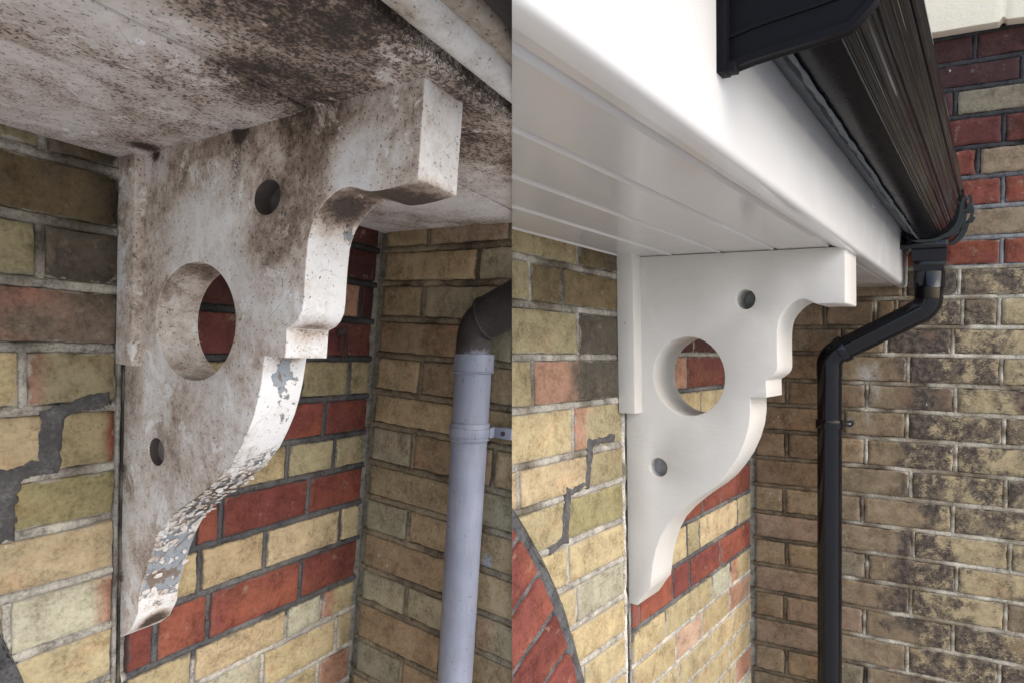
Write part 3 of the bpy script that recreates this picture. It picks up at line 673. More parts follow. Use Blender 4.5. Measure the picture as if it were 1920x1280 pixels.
def build_crack(fr, pts, half, parent):
    """rough cement smeared over the stepped crack: a thin ragged crust following the joints"""
    bm = bmesh.new(); st = .0021
    xs = [p[0] for p in pts]; ts = [p[1] for p in pts]; x0, t0 = min(xs) - .03, min(ts) - .03
    nx, nt_ = int((max(xs) + .03 - x0) / st), int((max(ts) + .03 - t0) / st)
    def inside(x, t):
        w = half * (1 + .42 * nz3(x * 40, t * 40, 3) + .22 * nz3(x * 110, t * 110, 1) + .10 * nz3(x * 420, t * 420, 2))
        best = -1
        for a, b in zip(pts, pts[1:]):
            dx, dt = b[0] - a[0], b[1] - a[1]; l = math.hypot(dx, dt); dx /= l; dt /= l
            al = (x - a[0]) * dx + (t - a[1]) * dt; pe = abs(-(x - a[0]) * dt + (t - a[1]) * dx)
            ww = w * (.72 if abs(dx) > abs(dt) else 1.0)
            ov = max(0 - al, al - l, 0)
            best = max(best, min(ww - pe, ww * .9 - ov))
        return best
    V_ = {}; cell = {}
    for i in range(nx + 1):
        for j in range(nt_ + 1):
            cell[i, j] = inside(x0 + i * st, t0 + j * st)
    def vert(i, j):
        if (i, j) not in V_:
            x, t = x0 + i * st, t0 + j * st; e = min(1, max(0, cell[i, j]) / .0035)
            h = -.0008 + .0026 * e + .0016 * nz3(x * 90, t * 90, 4) * e + .0009 * nz3(x * 300, t * 300, 4) * e
            V_[i, j] = bm.verts.new((x + st * .55 * nz3(x * 900, t * 900, 1), h, t + st * .55 * nz3(x * 900, t * 900, 7)))
        return V_[i, j]
    for i in range(nx):
        for j in range(nt_):
            q = [(i, j), (i + 1, j), (i + 1, j + 1), (i, j + 1)]
            if sum(cell[k] > 0 for k in q) >= 3: bm.faces.new([vert(*k) for k in q])
    # skirt down to the wall
    es = [e for e in bm.edges if len(e.link_faces) == 1]
    r = bmesh.ops.extrude_edge_only(bm, edges=es)
    for v in r['geom']:
        if isinstance(v, bmesh.types.BMVert): v.co.y = -.006
    return finish('mortar_repair', bm, fr, M_CEMENT, parent, clip=True, cap=False, smooth=60)

wall1 = empty('brick_wall', FR_L.p(.3, 0, 1.98))
tag(wall1, 'shaded and buff brick wall with red bands behind the dirty peeling bracket, left half', 'wall')
toneAL = lambda x, t: 1.0
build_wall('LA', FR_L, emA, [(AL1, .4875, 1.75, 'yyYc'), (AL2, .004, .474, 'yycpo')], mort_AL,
           [(-.02, 1.75, -.12, 2.02)], wall1, extra=[(.4838, .02, 1.4, .0034, GR), (.4775, .02, 1.4, .0026, (.05, .045, .04))], tonef=darken_AL, shape=arch_shape(AC_L, AR_L), skip=arch_skip(AC_L, AR_L), clip=False)
build_arch(FR_L, AC_L, AR_L, .13, 14, .15, .088, wall1, 'r')
build_crack(FR_L, CRACK_L, .0130, wall1)

wall2 = empty('brick_wall', FR_L.p(0, .15, 1.98))
tag(wall2, 'tan brown brick wall behind the grey downpipe, beside the left corner', 'wall')
build_wall('LB', FR_L, emB, [(BL, .004, .55, 'tTg')], mort_BL, [(-.08, .55, -.12, 2.02)], wall2, tonef=blue_spot, mproud=-.0008)

wall3 = empty('brick_wall', FR_R.p(.5, 0, 1.98))
tag(wall3, 'buff and red brick wall with part of an arch, behind the clean white bracket', 'wall')
build_wall('RA', FR_R, emA, [(AR1, .8345, 1.5, 'yyYc'), (AR2, .004, .806, 'yycpo')], mort_AR,
           [(-.02, 1.5, -.12, 2.02)], wall3, extra=[(.8275, .30, 1.4, .0055, (.66, .62, .54)), (.8180, .30, 1.4, .0036, (.035, .032, .032)), (.8105, .30, 1.4, .0036, GR)], shape=arch_shape(AC_R, AR_R), skip=arch_skip(AC_R, AR_R))
build_arch(FR_R, AC_R, AR_R, .15, 12, .30, .0905, wall3, 'r')
build_crack(FR_R, CRACK_R, .0112, wall3)

wall4 = empty('brick_wall', FR_R.p(0, .6, 1.98))
tag(wall4, 'tall soot stained brick wall with pale mortar on the right behind the black downpipe', 'wall')
def run_colours(x, t, c):
    for cx, t0_, t1_, w_, col, k in ((.430, .33, .62, .006, (.16, .035, .028), .9), (.433, .42, .60, .009, (.19, .05, .038), .8), (.468, .66, .86, .008, (.17, .06, .05), .6), (.415, .10, .40, .03, (.12, .05, .045), .35),
                                     (.306, .21, .30, .012, (.42, .40, .37), .6), (.318, .23, .40, .006, (.44, .42, .39), .6), (.336, .20, .33, .007, (.44, .42, .38), .5), (.268, .37, .41, .012, (.4, .38, .38), .6)):
        d = abs(x - cx - .005 * nz3(t * 20, cx * 9, 1)) / (w_ * 1.35)
        if d < 1.4 and t0_ < t < t1_:
            a = k * min(1, max(0, 1.4 - d)) * min(1, (t - t0_) / .02, (t1_ - t) / .04) * (.6 + .5 * nz3(x * 60, t * 25, 2) + .3)
            c = [p * (1 - a) + q * a for p, q in zip(c, col)]
    return c
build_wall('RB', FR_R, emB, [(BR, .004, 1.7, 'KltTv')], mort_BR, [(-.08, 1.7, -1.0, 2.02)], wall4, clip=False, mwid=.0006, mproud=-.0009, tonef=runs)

# ------------------------------------------------------------------ brackets
def bracket_body(fr, outline, holes, s_near, thick, mats, parent, bevel, clipu=None):
    bm = bmesh.new()
    loops = []
    def loop(pts, s): return [bm.verts.new((s, u, t)) for u, t in pts]
    # soften the traced outline where it is curved
    pts = [outline[0]]
    for a, b in zip(outline, outline[1:]):
        n_ = max(1, int(math.dist(a, b) / .012))
        for i in range(1, n_ + 1): pts.append((a[0] + (b[0] - a[0]) * i / n_, a[1] + (b[1] - a[1]) * i / n_))
    hl = [[(cu + ru * math.cos(2 * math.pi * k / 56), ct + rt * math.sin(2 * math.pi * k / 56)) for k in range(56)] for cu, ct, ru, rt in holes]
    for s in (s_near, s_near - thick):
        ls = [loop(pts, s)] + [loop(h, s) for h in hl]; es = []
        for l in ls:
            for i in range(len(l)): es.append(bm.edges.new((l[i], l[(i + 1) % len(l)])))
        r = bmesh.ops.triangle_fill(bm, edges=es, use_beauty=True, use_dissolve=False)
        for f in r['geom']:
            if isinstance(f, bmesh.types.BMFace): f.material_index = 0
        loops.append(ls)
    for li, (a, b) in enumerate(zip(*loops)):
        for i in range(len(a)):
            j = (i + 1) % len(a); bm.faces.new((a[i], a[j], b[j], b[i])).material_index = 1 if li == 0 else (2 if li == 1 else 3)
    bmesh.ops.recalc_face_normals(bm, faces=bm.faces)
    return finish('body', bm, fr, mats, parent, bevel=bevel, smooth=42)

def batten(fr, s_near, s_back, u0, u1, t0, t1, mats, parent):
    bm = bmesh.new(); box(bm, (s_back, u0, t0), (s_near, u1, t1))
    bmesh.ops.subdivide_edges(bm, edges=[e for e in bm.edges if abs(e.verts[0].co.z - e.verts[1].co.z) > .1], cuts=14)
    for v in bm.verts:
        v.co.x += .0006 * nz3(v.co.z * 30, 1, v.co.y * 20); v.co.y += .0006 * nz3(v.co.z * 30, 7, 2)
    return finish('wall_batten', bm, fr, mats, parent, bevel=.0022, smooth=42)

def plug(fr, s, cu, ct, ru, rt, mat, parent):
    bm = bmesh.new(); rings = []
    for d, k in ((0, 1.0), (.0, .8), (.001, .5), (.0018, .2)):
        rings.append([bm.verts.new((s + d + .0008 * nz3(i, k * 3, 2), cu + ru * k * math.cos(2 * math.pi * i / 28), ct + rt * k * math.sin(2 * math.pi * i / 28))) for i in range(28)])
    back = [bm.verts.new((s - .006, cu + ru * math.cos(2 * math.pi * i / 28), ct + rt * math.sin(2 * math.pi * i / 28))) for i in range(28)]
    rings = [back] + rings
    for a, b in zip(rings, rings[1:]):
        for i in range(28): bm.faces.new((a[i], a[(i + 1) % 28], b[(i + 1) % 28], b[i]))
    bm.faces.new(rings[-1]); bm.faces.new(back[::-1])
    return finish('bolt_plug', bm, fr, mat, parent)

SL, TL = .4771, .0545
br1 = empty('eaves_bracket', FR_L.p(SL, 0, .2))
tag(br1, 'dirty old timber eaves bracket with peeling white paint under the mouldy soffit', 'bracket')
sL = SL
M_OLD_FACE = mat_old_paint('old_bracket_paint', .02, -.24, streak=(1, 1, .3),
    blobs=[((sL, .25, -.02), .17, .36, (1, 1, 1.4)), ((sL, .42, .0), .14, .27, (1, 1, 1.1)), ((sL, .30, .10), .075, .42), ((sL, .36, .06), .10, .16),
           ((sL, .42, .068), .05, -.42, (1, 1, .8)), ((sL, .47, .04), .035, -.15), ((sL, .17, .12), .12, -.18), ((sL, .0, .35), .08, .10, (1, 1.6, .4)),
           ((sL, .12, .22), .07, .0), ((sL, .34, .17), .06, -.12), ((sL, .10, .36), .06, .06), ((sL, .245, .0), .02, .8), ((sL, .07, .0), .014, .7), ((sL - .01, *HOLES_L[1][:2]), .024, .35)],
    peels=[((sL, .355, .15), .03, .13, (1, 1.6, .5)), ((sL, .27, .28), .03, .10), ((sL, .0, .59), .05, .05)])
M_OLD_EDGE = mat_old_paint('old_bracket_edge_paint', -.20, -.115,
    blobs=[((sL - .03, .44, .090), .032, 1.25, (.3, .3, 1)), ((sL - .03, .40, .075), .05, .45), ((sL - .03, .34, .19), .035, .45, (1, 1, 1.6)), ((sL - .03, .32, .22), .03, .6, (1, 1, 3)),
           ((sL - .05, .21, .37), .08, .5), ((sL - .03, .13, .42), .05, .5), ((sL - .03, .035, .597), .034, 1.0), ((sL - .03, .49, -.01), .03, .5, (.7, 1, 1)), ((sL - .03, .365, .11), .03, .2)],
    peels=[((sL - .03, .29, .26), .05, .17, (1.3, 1, .7)), ((sL - .045, .24, .34), .05, .20), ((sL - .03, .17, .40), .08, .36), ((sL - .02, .08, .48), .08, .27, (1, 1, 1)), ((sL - .03, .06, .54), .04, .1), ((sL - .03, .06, .54), .05, .09), ((sL - .06, .365, .13), .03, .08)])
M_OLD_HOLE = mat_old_paint('old_bracket_hole_paint', .16, -.28, blobs=[((sL - .03, .17, .14), .07, .30)])
M_HOLE_DARK = mat_plain('dark_bolt_hole', (.10, .08, .07), .9)  # walls of the small holes, darker than the bracket paint
BRK_L = [p if p != (0.0597, 0.5657) else (0.0515, 0.5660) for p in BRK_L]
bracket_body(FR_L, BRK_L, HOLES_L[:1] + HOLES_L[1:], SL, TL, [M_OLD_FACE, M_OLD_EDGE, M_OLD_HOLE, M_HOLE_DARK], br1, .0022)
M_OLD_BAT = mat_old_paint('old_batten_paint', .0, -.3, blobs=[((.489, .03, -.01), .05, .35)])
M_OLD_BAT2 = mat_old_paint('old_batten_paint_side', -.4, -.3)
bt = batten(FR_L, .4895, SL - .002, .0, .045, -.03, .2475, M_OLD_BAT, br1)
plug(FR_L, SL - .020, *HOLES_L[1][:2], HOLES_L[1][2] * .985, HOLES_L[1][3] * .985, M_PLUG_DARK, br1)
plug(FR_L, SL - .012, *HOLES_L[2][:2], HOLES_L[2][2] * .985, HOLES_L[2][3] * .985, M_PLUG_DUST, br1)
# curled flakes of paint along the lower moulding
bm = bmesh.new(); random.seed(11)
out_pts = [p for p in BRK_L if .29 < p[1] < .56 and p[0] < .29]
for k in range(330):
    i = random.randrange(len(out_pts) - 1); f = random.random(); a, b = out_pts[i], out_pts[i + 1]
    dens = 1 if .33 < a[1] < .47 else .35
    if random.random() > dens: continue
    u0, t0 = a[0] + (b[0] - a[0]) * f, a[1] + (b[1] - a[1]) * f
    d = Vector((0, b[0] - a[0], b[1] - a[1])).normalized(); nn = Vector((0, -d.z, d.y))
    if nn.y < 0 and nn.z < 0: nn = -nn
    if nn.z < 0: nn = -nn
    s0 = SL + .001 - random.random() ** 1.6 * (TL - .002)
    c0 = Vector((s0, u0, t0)) + nn * random.uniform(.0005, .003)
    r = random.choice((random.uniform(.0013, .003), random.uniform(.0025, .0052))); tilt = random.uniform(-.3, .75); ax = (d * math.cos(k) + Vector((1, 0, 0)) * math.sin(k)).normalized(); bx = nn.cross(ax).normalized()
    ring = []; rim = []
    m_ = random.randint(5, 7)
    for q in range(m_):
        an = 2 * math.pi * q / m_; rr = r * random.uniform(.6, 1.25)
        o_ = ax * math.cos(an) * rr * 1.3 + bx * math.sin(an) * rr
        lift = nn * (max(0, math.cos(an)) * rr * tilt + .0006)
        ring.append(bm.verts.new(c0 + o_ + lift)); rim.append(bm.verts.new(c0 + o_ * .96 + lift - nn * .0006))
    top = bm.verts.new(c0 + nn * .0004); bot = bm.verts.new(c0 - nn * .0003)
    for q in range(m_):
        z = (q + 1) % m_
        bm.faces.new((ring[q], ring[z], top)); bm.faces.new((rim[z], rim[q], bot)); bm.faces.new((ring[q], rim[q], rim[z], ring[z]))
M_FLAKE = mat_old_paint('flaking_paint', -.05, -.4, grit=.4)
finish('paint_flakes', bm, FR_L, M_FLAKE, br1, smooth=20)
# wisps of cobweb and grime hanging on the bracket
def wisps(fr, spots, n_, ln, mat, parent, name='cobweb'):
    bm = bmesh.new()
    for k in range(n_):
        c = random.choice(spots); p = Vector([c[i] + random.gauss(0, c[3 + i]) for i in range(3)])
        d = Vector([random.gauss(0, 1) for _ in range(3)]).normalized(); l = ln * random.uniform(.3, 1.2); wd = random.uniform(.00010, .00026)
        side = d.cross(Vector((.3, .8, .5))).normalized() * wd; pts = []
        for i in range(5):
            f = i / 4; bend = Vector((0, 0, .35 * l * f * f)); q = p + d * l * f + bend + Vector((nz3(k, f * 3, 0), nz3(k, f * 3, 5), nz3(k, f * 3, 9))) * l * .25
            pts.append((q, side * (1 - f * .7)))
        up = d.cross(side).normalized() * wd
        rs = [[bm.verts.new(q + s_), bm.verts.new(q - s_ * .5 + up), bm.verts.new(q - s_ * .5 - up)] for q, s_ in pts]
        for a, b in zip(rs, rs[1:]):
            for i in range(3): bm.faces.new((a[i], a[(i + 1) % 3], b[(i + 1) % 3], b[i]))
    o_ = finish(name, bm, fr, mat, parent, clip=True, cap=False); o_['kind'] = 'stuff'; return o_
M_WEB = mat_plain('cobweb_grime', (.065, .050, .042), .95)
wisps(FR_L, [(SL + .003, .245, .006, .002, .010, .008), (SL + .003, .247, .03, .002, .003, .010), (SL + .003, .075, .004, .002, .008, .005), (SL + .002, .004, .385, .003, .004, .004), (SL + .002, .004, .53, .003, .004, .004)], 420, .0075, M_WEB, br1)

SR, TR = .8163, .105
br2 = empty('eaves_bracket', FR_R.p(SR, 0, .2))
tag(br2, 'clean freshly painted white eaves bracket under the new plastic soffit', 'bracket')
BRK_R[0] = (0.0, .0010); BRK_R[1] = (BRK_R[1][0], .0010)
bracket_body(FR_R, BRK_R, HOLES_R, SR, TR, [M_PAINT, M_PAINT, M_PAINT, M_PAINT], br2, .0028)
batten(FR_R, .849, SR - .002, .0, .034, -.03, .317, M_PAINT, br2)
plug(FR_R, SR - .05, *HOLES_R[1][:2], HOLES_R[1][2] * .985, HOLES_R[1][3] * .985, M_PLUG, br2)
plug(FR_R, SR - .022, *HOLES_R[2][:2], HOLES_R[2][2] * .985, HOLES_R[2][3] * .985, M_PLUG, br2)

def pin(fr, c, axis, r, parent, mat, name='nail_head', h=.001):
    bm = bmesh.new(); c = Vector(c); a = Vector(axis).normalized()
    sweep(bm, [c - a * .003, c + a * h * .5, c + a * h], [r, r, r * .7], n=12); return finish(name, bm, fr, mat, parent)
pin(FR_R, (.8492, .017, .135), (1, 0, 0), .0019, br2, M_PLUG, h=.0003)
pin(FR_L, (.4897, .023, .10), (1, 0, 0), .0026, br1, M_PLUG, h=.0004)

# ------------------------------------------------------------------ left eaves: mouldy soffit, moulded fascia, iron gutter
ev1 = empty('eaves', FR_L.p(.5, .2, 0))
tag(ev1, 'old mouldy painted timber soffit and fascia above the dirty bracket', 'eaves')
def edge_u(s): return .5185 + .004 * s
M_OLD_SOFFIT = mat_old_paint('old_soffit_paint', .04, -.28, tint=(.55, .47, .405), white=(.78, .745, .70), streak=(.35, 1, 1), grit=2.0,
    blobs=[((.50, .44, 0), .16, .28, (.7, 1, 1)), ((.62, .50, 0), .12, .24), ((.55, .40, 0), .10, .10), ((.40, .50, 0), .10, .25), ((.30, .42, 0), .12, .12),
           ((.75, .25, 0), .14, -.10), ((.60, .10, 0), .10, -.10), ((.15, .33, 0), .2, -.22), ((.66, .36, 0), .06, -.1), ((.495, .08, 0), .022, .6)])
def board(bm, u0a, u0b, u1a, u1b, t0, th, sA_, sB_):
    """soffit board between two long edges (u at sA_, u at sB_)"""
    n_ = 60; tops, bots = [], []
    m_ = 8; rows_ = []
    for k in range(n_ + 1):
        f = k / n_; s = sA_ + (sB_ - sA_) * f; a = u0a + (u0b - u0a) * f + .0007 * nz3(s * 30, 0, u0a * 9); b = u1a + (u1b - u1a) * f + .0007 * nz3(s * 30, 4, u1a * 9)
        r = [bm.verts.new((s, a, t0 - th))]
        for i in range(m_ + 1):
            g = i / m_; u = a + (b - a) * g
            e = .0018 if i in (0, m_) else 0
            r.append(bm.verts.new((s, u, t0 - e + .0009 * nz3(s * 7, u * 9, 3))))
        r.append(bm.verts.new((s, b, t0 - th))); rows_.append(r)
    for p, q in zip(rows_, rows_[1:]):
        for i in range(len(p)): bm.faces.new((p[i], p[(i + 1) % len(p)], q[(i + 1) % len(p)], q[i]))
    bm.faces.new(rows_[0]); bm.faces.new(rows_[-1][::-1])
bm = bmesh.new()
board(bm, -.03, -.03, .234, .2385, .0, .018, -.06, 1.7)
board(bm, .2352, .2397, .332, .398, .0006, .018, -.06, 1.7)
board(bm, .3335, .3995, edge_u(-.06), edge_u(1.7), -.0008, .018, -.06, 1.7)
finish('soffit', bm, FR_L, M_OLD_SOFFIT, ev1, clip=True)
for s_, u_ in ((.565, .055), (.545, .075), (.62, .34)):
    pin(FR_L, (s_, u_, 0.0), (0, 0, 1), .0042, ev1, M_OLD_BAT, h=.0022)
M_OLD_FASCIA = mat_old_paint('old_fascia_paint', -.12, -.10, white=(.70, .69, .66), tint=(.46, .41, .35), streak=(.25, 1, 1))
M_OLD_FASCIA2 = mat_old_paint('old_fascia_beige_paint', .18, -.3, white=(.5, .47, .41), tint=(.34, .29, .24), streak=(.25, 1, 1))  # dirty beige paint of the flat board beyond the bead
bm = bmesh.new()     # bead moulding in front of the soffit, a gap behind it
prof = [(.531, -.06), (.531, -.004), (.534, .0015), (.540, .0035), (.547, .003), (.553, -.001), (.5555, -.006), (.5565, -.012), (.5565, -.06)]
extrude_profile(bm, prof, -.06, 1.7, .004, n=90, wob=lambda s, i: .0006 * nz3(s * 25, i * .2, 1))
finish('fascia_moulding', bm, FR_L, M_OLD_FASCIA, ev1, clip=True, smooth=50)
bm = bmesh.new()
prof = [(.557, -.07), (.557, -.0065), (.566, -.0052), (.571, -.0065), (.5735, -.010), (.5738, -.07)]
extrude_profile(bm, prof, -.06, 1.7, .004, n=60, wob=lambda s, i: .0006 * nz3(s * 25, i * .2, 7))
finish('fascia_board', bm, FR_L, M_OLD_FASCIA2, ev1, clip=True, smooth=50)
bm = bmesh.new(); box(bm, (-.06, -.10, -.021), (1.7, .50, -.10)); extrude_profile(bm, [(.50, -.10), (.50, -.030), (.531, -.030), (.531, -.10)], -.06, 1.7, .004)  # fill above the soffit, added to block light leaks; also backs the gap
finish('eaves_light_block', bm, FR_L, M_IRON, ev1, clip=True)
random.seed(5)
wisps(FR_L, [(x * .07, .522 + .004 * x * .07, -.001, .035, .005, .003) for x in range(3, 16)], 4200, .0062, M_WEB, ev1)

gt1 = empty('gutter', FR_L.p(.5, .65, -.05))
tag(gt1, 'old dark rust stained gutter beyond the mouldy fascia, top of the left half', 'gutter')
M_OLDGUT = mat_plain('old_iron_gutter', (.035, .03, .028), .8)
bm = bmesh.new()
cu, ct, r_ = .648, -.062, .068
og = [(.5745, -.060), (.5745, -.016), (.578, -.009), (.590, -.0055), (.612, -.002), (.640, .000), (.662, -.003), (.680, -.012), (.692, -.028), (.698, -.050), (.700, -.085), (.706, -.095)]
extrude_profile(bm, og + [(u_ - (.004 if u_ > .6 else -.004), t_ - .005) for u_, t_ in reversed(og)], -.06, 1.7, .004, n=40, wob=lambda s, i: .0007 * nz3(s * 15, i * .1, 7))
finish('trough', bm, FR_L, M_OLDGUT, gt1, clip=True)
bm = bmesh.new()
for s_ in (.75,):
    extrude_profile(bm, [(u_, t_ + .0005) for u_, t_ in og] + [(u_ + (.004 if u_ > .65 else 0), t_ + .0045) for u_, t_ in reversed(og)], s_, s_ + .03, .004)
finish('gutter_strap', bm, FR_L, M_IRON, gt1, clip=True)

# unseen roof edge over the eaves, added to stop light leaking in
def unseen_roof_edge(fr, u_front, t_front, s1, parent, du=.004):
    bm = bmesh.new(); course = .10
    for k in range(9):
        u1 = u_front - k * course; u0 = u1 - course - .03; t1 = t_front - k * course * .75; t0 = t1 - (course + .03) * .75 - .0
        extrude_profile(bm, [(u0, t0), (u1, t1), (u1, t1 - .014), (u0, t0 - .012)], -.10, s1, du)
    return finish('unseen_roof_tiles', bm, fr, M_TILE, parent, clip=True)
unseen_roof_edge(FR_L, .62, -.165, 1.7, ev1)

# ------------------------------------------------------------------ left downpipe (lavender grey, grimy bend)
dp1 = empty('downpipe', FR_L.p(.05, .3, 1.98))
tag(dp1, 'lavender grey plastic downpipe with grimy brown bend at the left corner wall', 'downpipe')
V = Vector
RP = .0315
ux = V((0, 1, 0))
def pipeu(t): return .2815 + (t - .21) * .044      # the pipe leans very slightly
base = [V((.05, pipeu(t), t)) for t in (.215, .30, .5, .8, 1.2, 1.95)]
bm = bmesh.new(); sweep(bm, base, RP); finish('pipe', bm, FR_L, M_GREY, dp1)
def collar(bm, t0, t1, r, s=.05, lip=.0015):
    ts = [t0, t0, t0 + .002, t1 - .003, t1 - .0015, t1, t1]; rs = [r - .006, r - .0008, r, r, r + lip, r + lip * .4, r - .006]
    ts = [t0 - .0001, t0, t0 + .0015, t1 - .004, t1 - .0025, t1 - .0008, t1]
    sweep(bm, [V((s, pipeu(t), t)) for t in ts], rs, caps=True)
bm = bmesh.new(); collar(bm, .2135, .244, RP + .0032); finish('socket', bm, FR_L, M_GREY, dp1)
bm = bmesh.new(); collar(bm, .323, .352, RP + .0026); finish('socket', bm, FR_L, M_GREY, dp1)
# bend
p0, p1, p2 = V((.05, .2795, .225)), V((.05, .2785, .166)), V((.05, .40, .108))
arc = arc_pts(p0, p1, p2, .036, 10)
bm = bmesh.new(); sweep(bm, [p0] + arc, RP - .001)
finish('bend', bm, FR_L, M_GRIMY, dp1, clip=True)
d = (p2 - p1).normalized(); q0 = arc[-1] - d * .004
path = [q0, q0 + d * .0005, q0 + d * .002, q0 + d * .005, q0 + d * .0065, q0 + d * .12]
bm = bmesh.new(); sweep(bm, path, [RP - .004, RP + .0035, RP + .0048, RP + .0048, RP + .003, RP + .003])
finish('bend_socket', bm, FR_L, M_GRIMY, dp1, clip=True)
# clip with ear screwed to the wall
cl = bmesh.new(); tm = .337
sweep(cl, [V((.05, pipeu(tm), tm - .0075)), V((.05, pipeu(tm), tm - .007)), V((.05, pipeu(tm), tm + .007)), V((.05, pipeu(tm), tm + .0075))], [RP + .002, RP + .0042, RP + .0042, RP + .002])
box(cl, (.020, pipeu(tm) + RP - .002, tm - .0085), (.024, pipeu(tm) + RP + .036, tm + .0085))
box(cl, (.024, pipeu(tm) + RP - .001, tm - .0085), (.040, pipeu(tm) + RP + .004, tm + .0085))
box(cl, (-.004, pipeu(tm) + RP + .010, tm - .0085), (.020, pipeu(tm) + RP + .034, tm + .0085))
ear = finish('pipe_clip', cl, FR_L, M_GREY, dp1, clip=True, bevel=.0008)
bm = bmesh.new(); sc = V((.024, pipeu(tm) + RP + .020, tm))
rr = [(.0, .0042), (.0015, .0038), (.0018, .002)]
sweep(bm, [sc + V((k, 0, 0)) for k, _ in rr], [r for _, r in rr], n=14); finish('screw', bm, FR_L, M_IRON, ear)

# iron hook on the red bricks in the corner
hk = bmesh.new()
pts = [V((.10, .004, .195)), V((.10, .010, .200)), V((.100, .011, .226)), V((.094, .011, .238)), V((.086, .011, .232)), V((.085, .011, .205)), V((.088, .008, .196)), V((.088, .002, .194))]
sm = []
for a, b in zip(pts, pts[1:]):
    for i in range(4): sm.append(a.lerp(b, i / 4))
sm.append(pts[-1]); sweep(hk, sm, .0016, n=8)
box(hk, (.082, .001, .186), (.106, .005, .199))
o = finish('wall_staple', hk, FR_L, M_IRON)
tag(o, 'small dark iron hook hanging on the red bricks beside the old bracket', 'hook')

# ------------------------------------------------------------------ right eaves: plastic soffit, fascia, gutter
ev2 = empty('eaves', FR_R.p(.8, .2, 0))
tag(ev2, 'new white plastic soffit and glossy fascia above the clean bracket', 'eaves')
GD0 = .0095
bm = bmesh.new()
gro = [.002, .0955, .1885, .2825, .3735]
prof = []
prof.append((-.03, .0))
for g_ in gro:
    prof += [(g_ - .0062, .0), (g_ - .0050, .0014), (g_ - .0040, .0014), (g_ + .0036, -.0085), (g_ + .0042, -.0085), (g_ + .0050, -.0004), (g_ + .0056, .0)]
prof += [(.384, .0), (.3845, .0018), (.397, .0018), (.397, -.013), (-.03, -.013)]
extrude_profile(bm, prof, -.06, 2.3, 0.004, n=10)
finish('soffit', bm, FR_R, M_SOFFIT_PVC, ev2, clip=True, smooth=30)
bm = bmesh.new()
prof = [(.3835, .0022), (.3840, .0040), (.3990, .0045), (.4020, .0036), (.4050, .0012), (.4065, -.0030), (.4068, -.012), (.4068, -.178), (.397, -.178), (.397, .0015)]
extrude_profile(bm, prof, -.035, 2.3, .0095, n=20)
finish('fascia', bm, FR_R, M_PVC, ev2, clip=True, smooth=60)
FACE = .4068
bm = bmesh.new(); box(bm, (-.01, .4105 - .002, -.115), (-.048, .4245, .007)); box(bm, (-.012, .36, .0065), (-.046, .4225, .0085))
for s_ in (.62, .60):
    pin(FR_R, (s_, .4068 + GD0 * s_, -.105), (0, 1, 0), .0017, ev2, M_PVC, 'fixing_pin', .0016)
finish('fascia_end_cap', bm, FR_R, M_PVC, ev2, bevel=.0015)
bm = bmesh.new(); box(bm, (-.06, -.10, -.0138), (2.3, .385, -.10)); finish('eaves_light_block', bm, FR_R, M_TILE, ev2, clip=True)  # unseen box above the soffit, added to keep light out
# felt hanging behind the gutter, ragged lower edge
bm = bmesh.new(); rws = []
for k in range(161):
    s = -.02 + 1.49 * k / 160
    lip = .040 + .0035 * nz3(s * 7, 2, 1) + .0014 * nz3(s * 30, 4, 1)
    r = []
    for i in range(6):
        g = i / 5; r.append(bm.verts.new((s, FACE + .0014 + .0095 * s + lip * g, -.131 + .034 * g + .0015 * nz3(s * 18, g * 3, 6))))
    for i in range(5, -1, -1):
        g = i / 5; c_ = r[i].co; r.append(bm.verts.new((c_.x, c_.y, c_.z - .0022)))
    rws.append(r)
for a, b in zip(rws, rws[1:]):
    for i in range(12): bm.faces.new((a[i], a[(i + 1) % 12], b[(i + 1) % 12], b[i]))
bm.faces.new(rws[0]); bm.faces.new(rws[-1][::-1])
finish('roofing_felt', bm, FR_R, M_FELT, ev2, clip=True)
unseen_roof_edge(FR_R, .50, -.205, 2.3, ev2, .0095)

GD = .0095
gt2 = empty('gutter', FR_R.p(.6, .48, -.12))
tag(gt2, 'glossy black ribbed plastic gutter along the white fascia, top right', 'gutter')
GO = [(.424, -.172), (.424, -.128), (.427, -.116), (.435, -.107), (.447, -.1015), (.462, -.0985), (.478, -.1000), (.489, -.1045)]
# ribbed ogee front
rib = []
P0 = [(.489, -.1045), (.508, -.115), (.521, -.131), (.5265, -.147), (.5290, -.164), (.531, -.184), (.536, -.196)]
def along(pl, f):
    L_ = [0]
    for a, b in zip(pl, pl[1:]): L_.append(L_[-1] + math.dist(a, b))
    x = f * L_[-1]
    for i in range(len(pl) - 1):
        if x <= L_[i + 1] or i == len(pl) - 2:
            g = (x - L_[i]) / (L_[i + 1] - L_[i]); a, b = pl[i], pl[i + 1]
            d_ = ((b[0] - a[0]), (b[1] - a[1])); n_ = math.hypot(*d_)
            return (a[0] + d_[0] * g, a[1] + d_[1] * g), (-d_[1] / n_, d_[0] / n_)
NR = 150
for i in range(1, NR + 1):
    f = i / NR; p_, n_ = along(P0, f)
    ph = f * 9.0 % 1.0
    amp = .0030 * math.sin(ph / .26 * math.pi) if ph < .26 else (.0016 * math.sin((ph - .44) / .18 * math.pi) if .44 < ph < .62 else 0.0)
    rib.append((p_[0] + n_[0] * amp, p_[1] + n_[1] * amp))
outer = GO + rib + [(.541, -.199), (.541, -.203)]
inner = [(u - .0026 if u > .45 else u + .0026, t - .0026) for u, t in reversed(outer)]
bm = bmesh.new(); extrude_profile(bm, outer + inner, -.012, 1.482, GD, n=3)
for f in bm.faces:
    if len(f.verts) == 4 and min(v.co.y - GD * v.co.x for v in f.verts) > .4885: f.material_index = 1
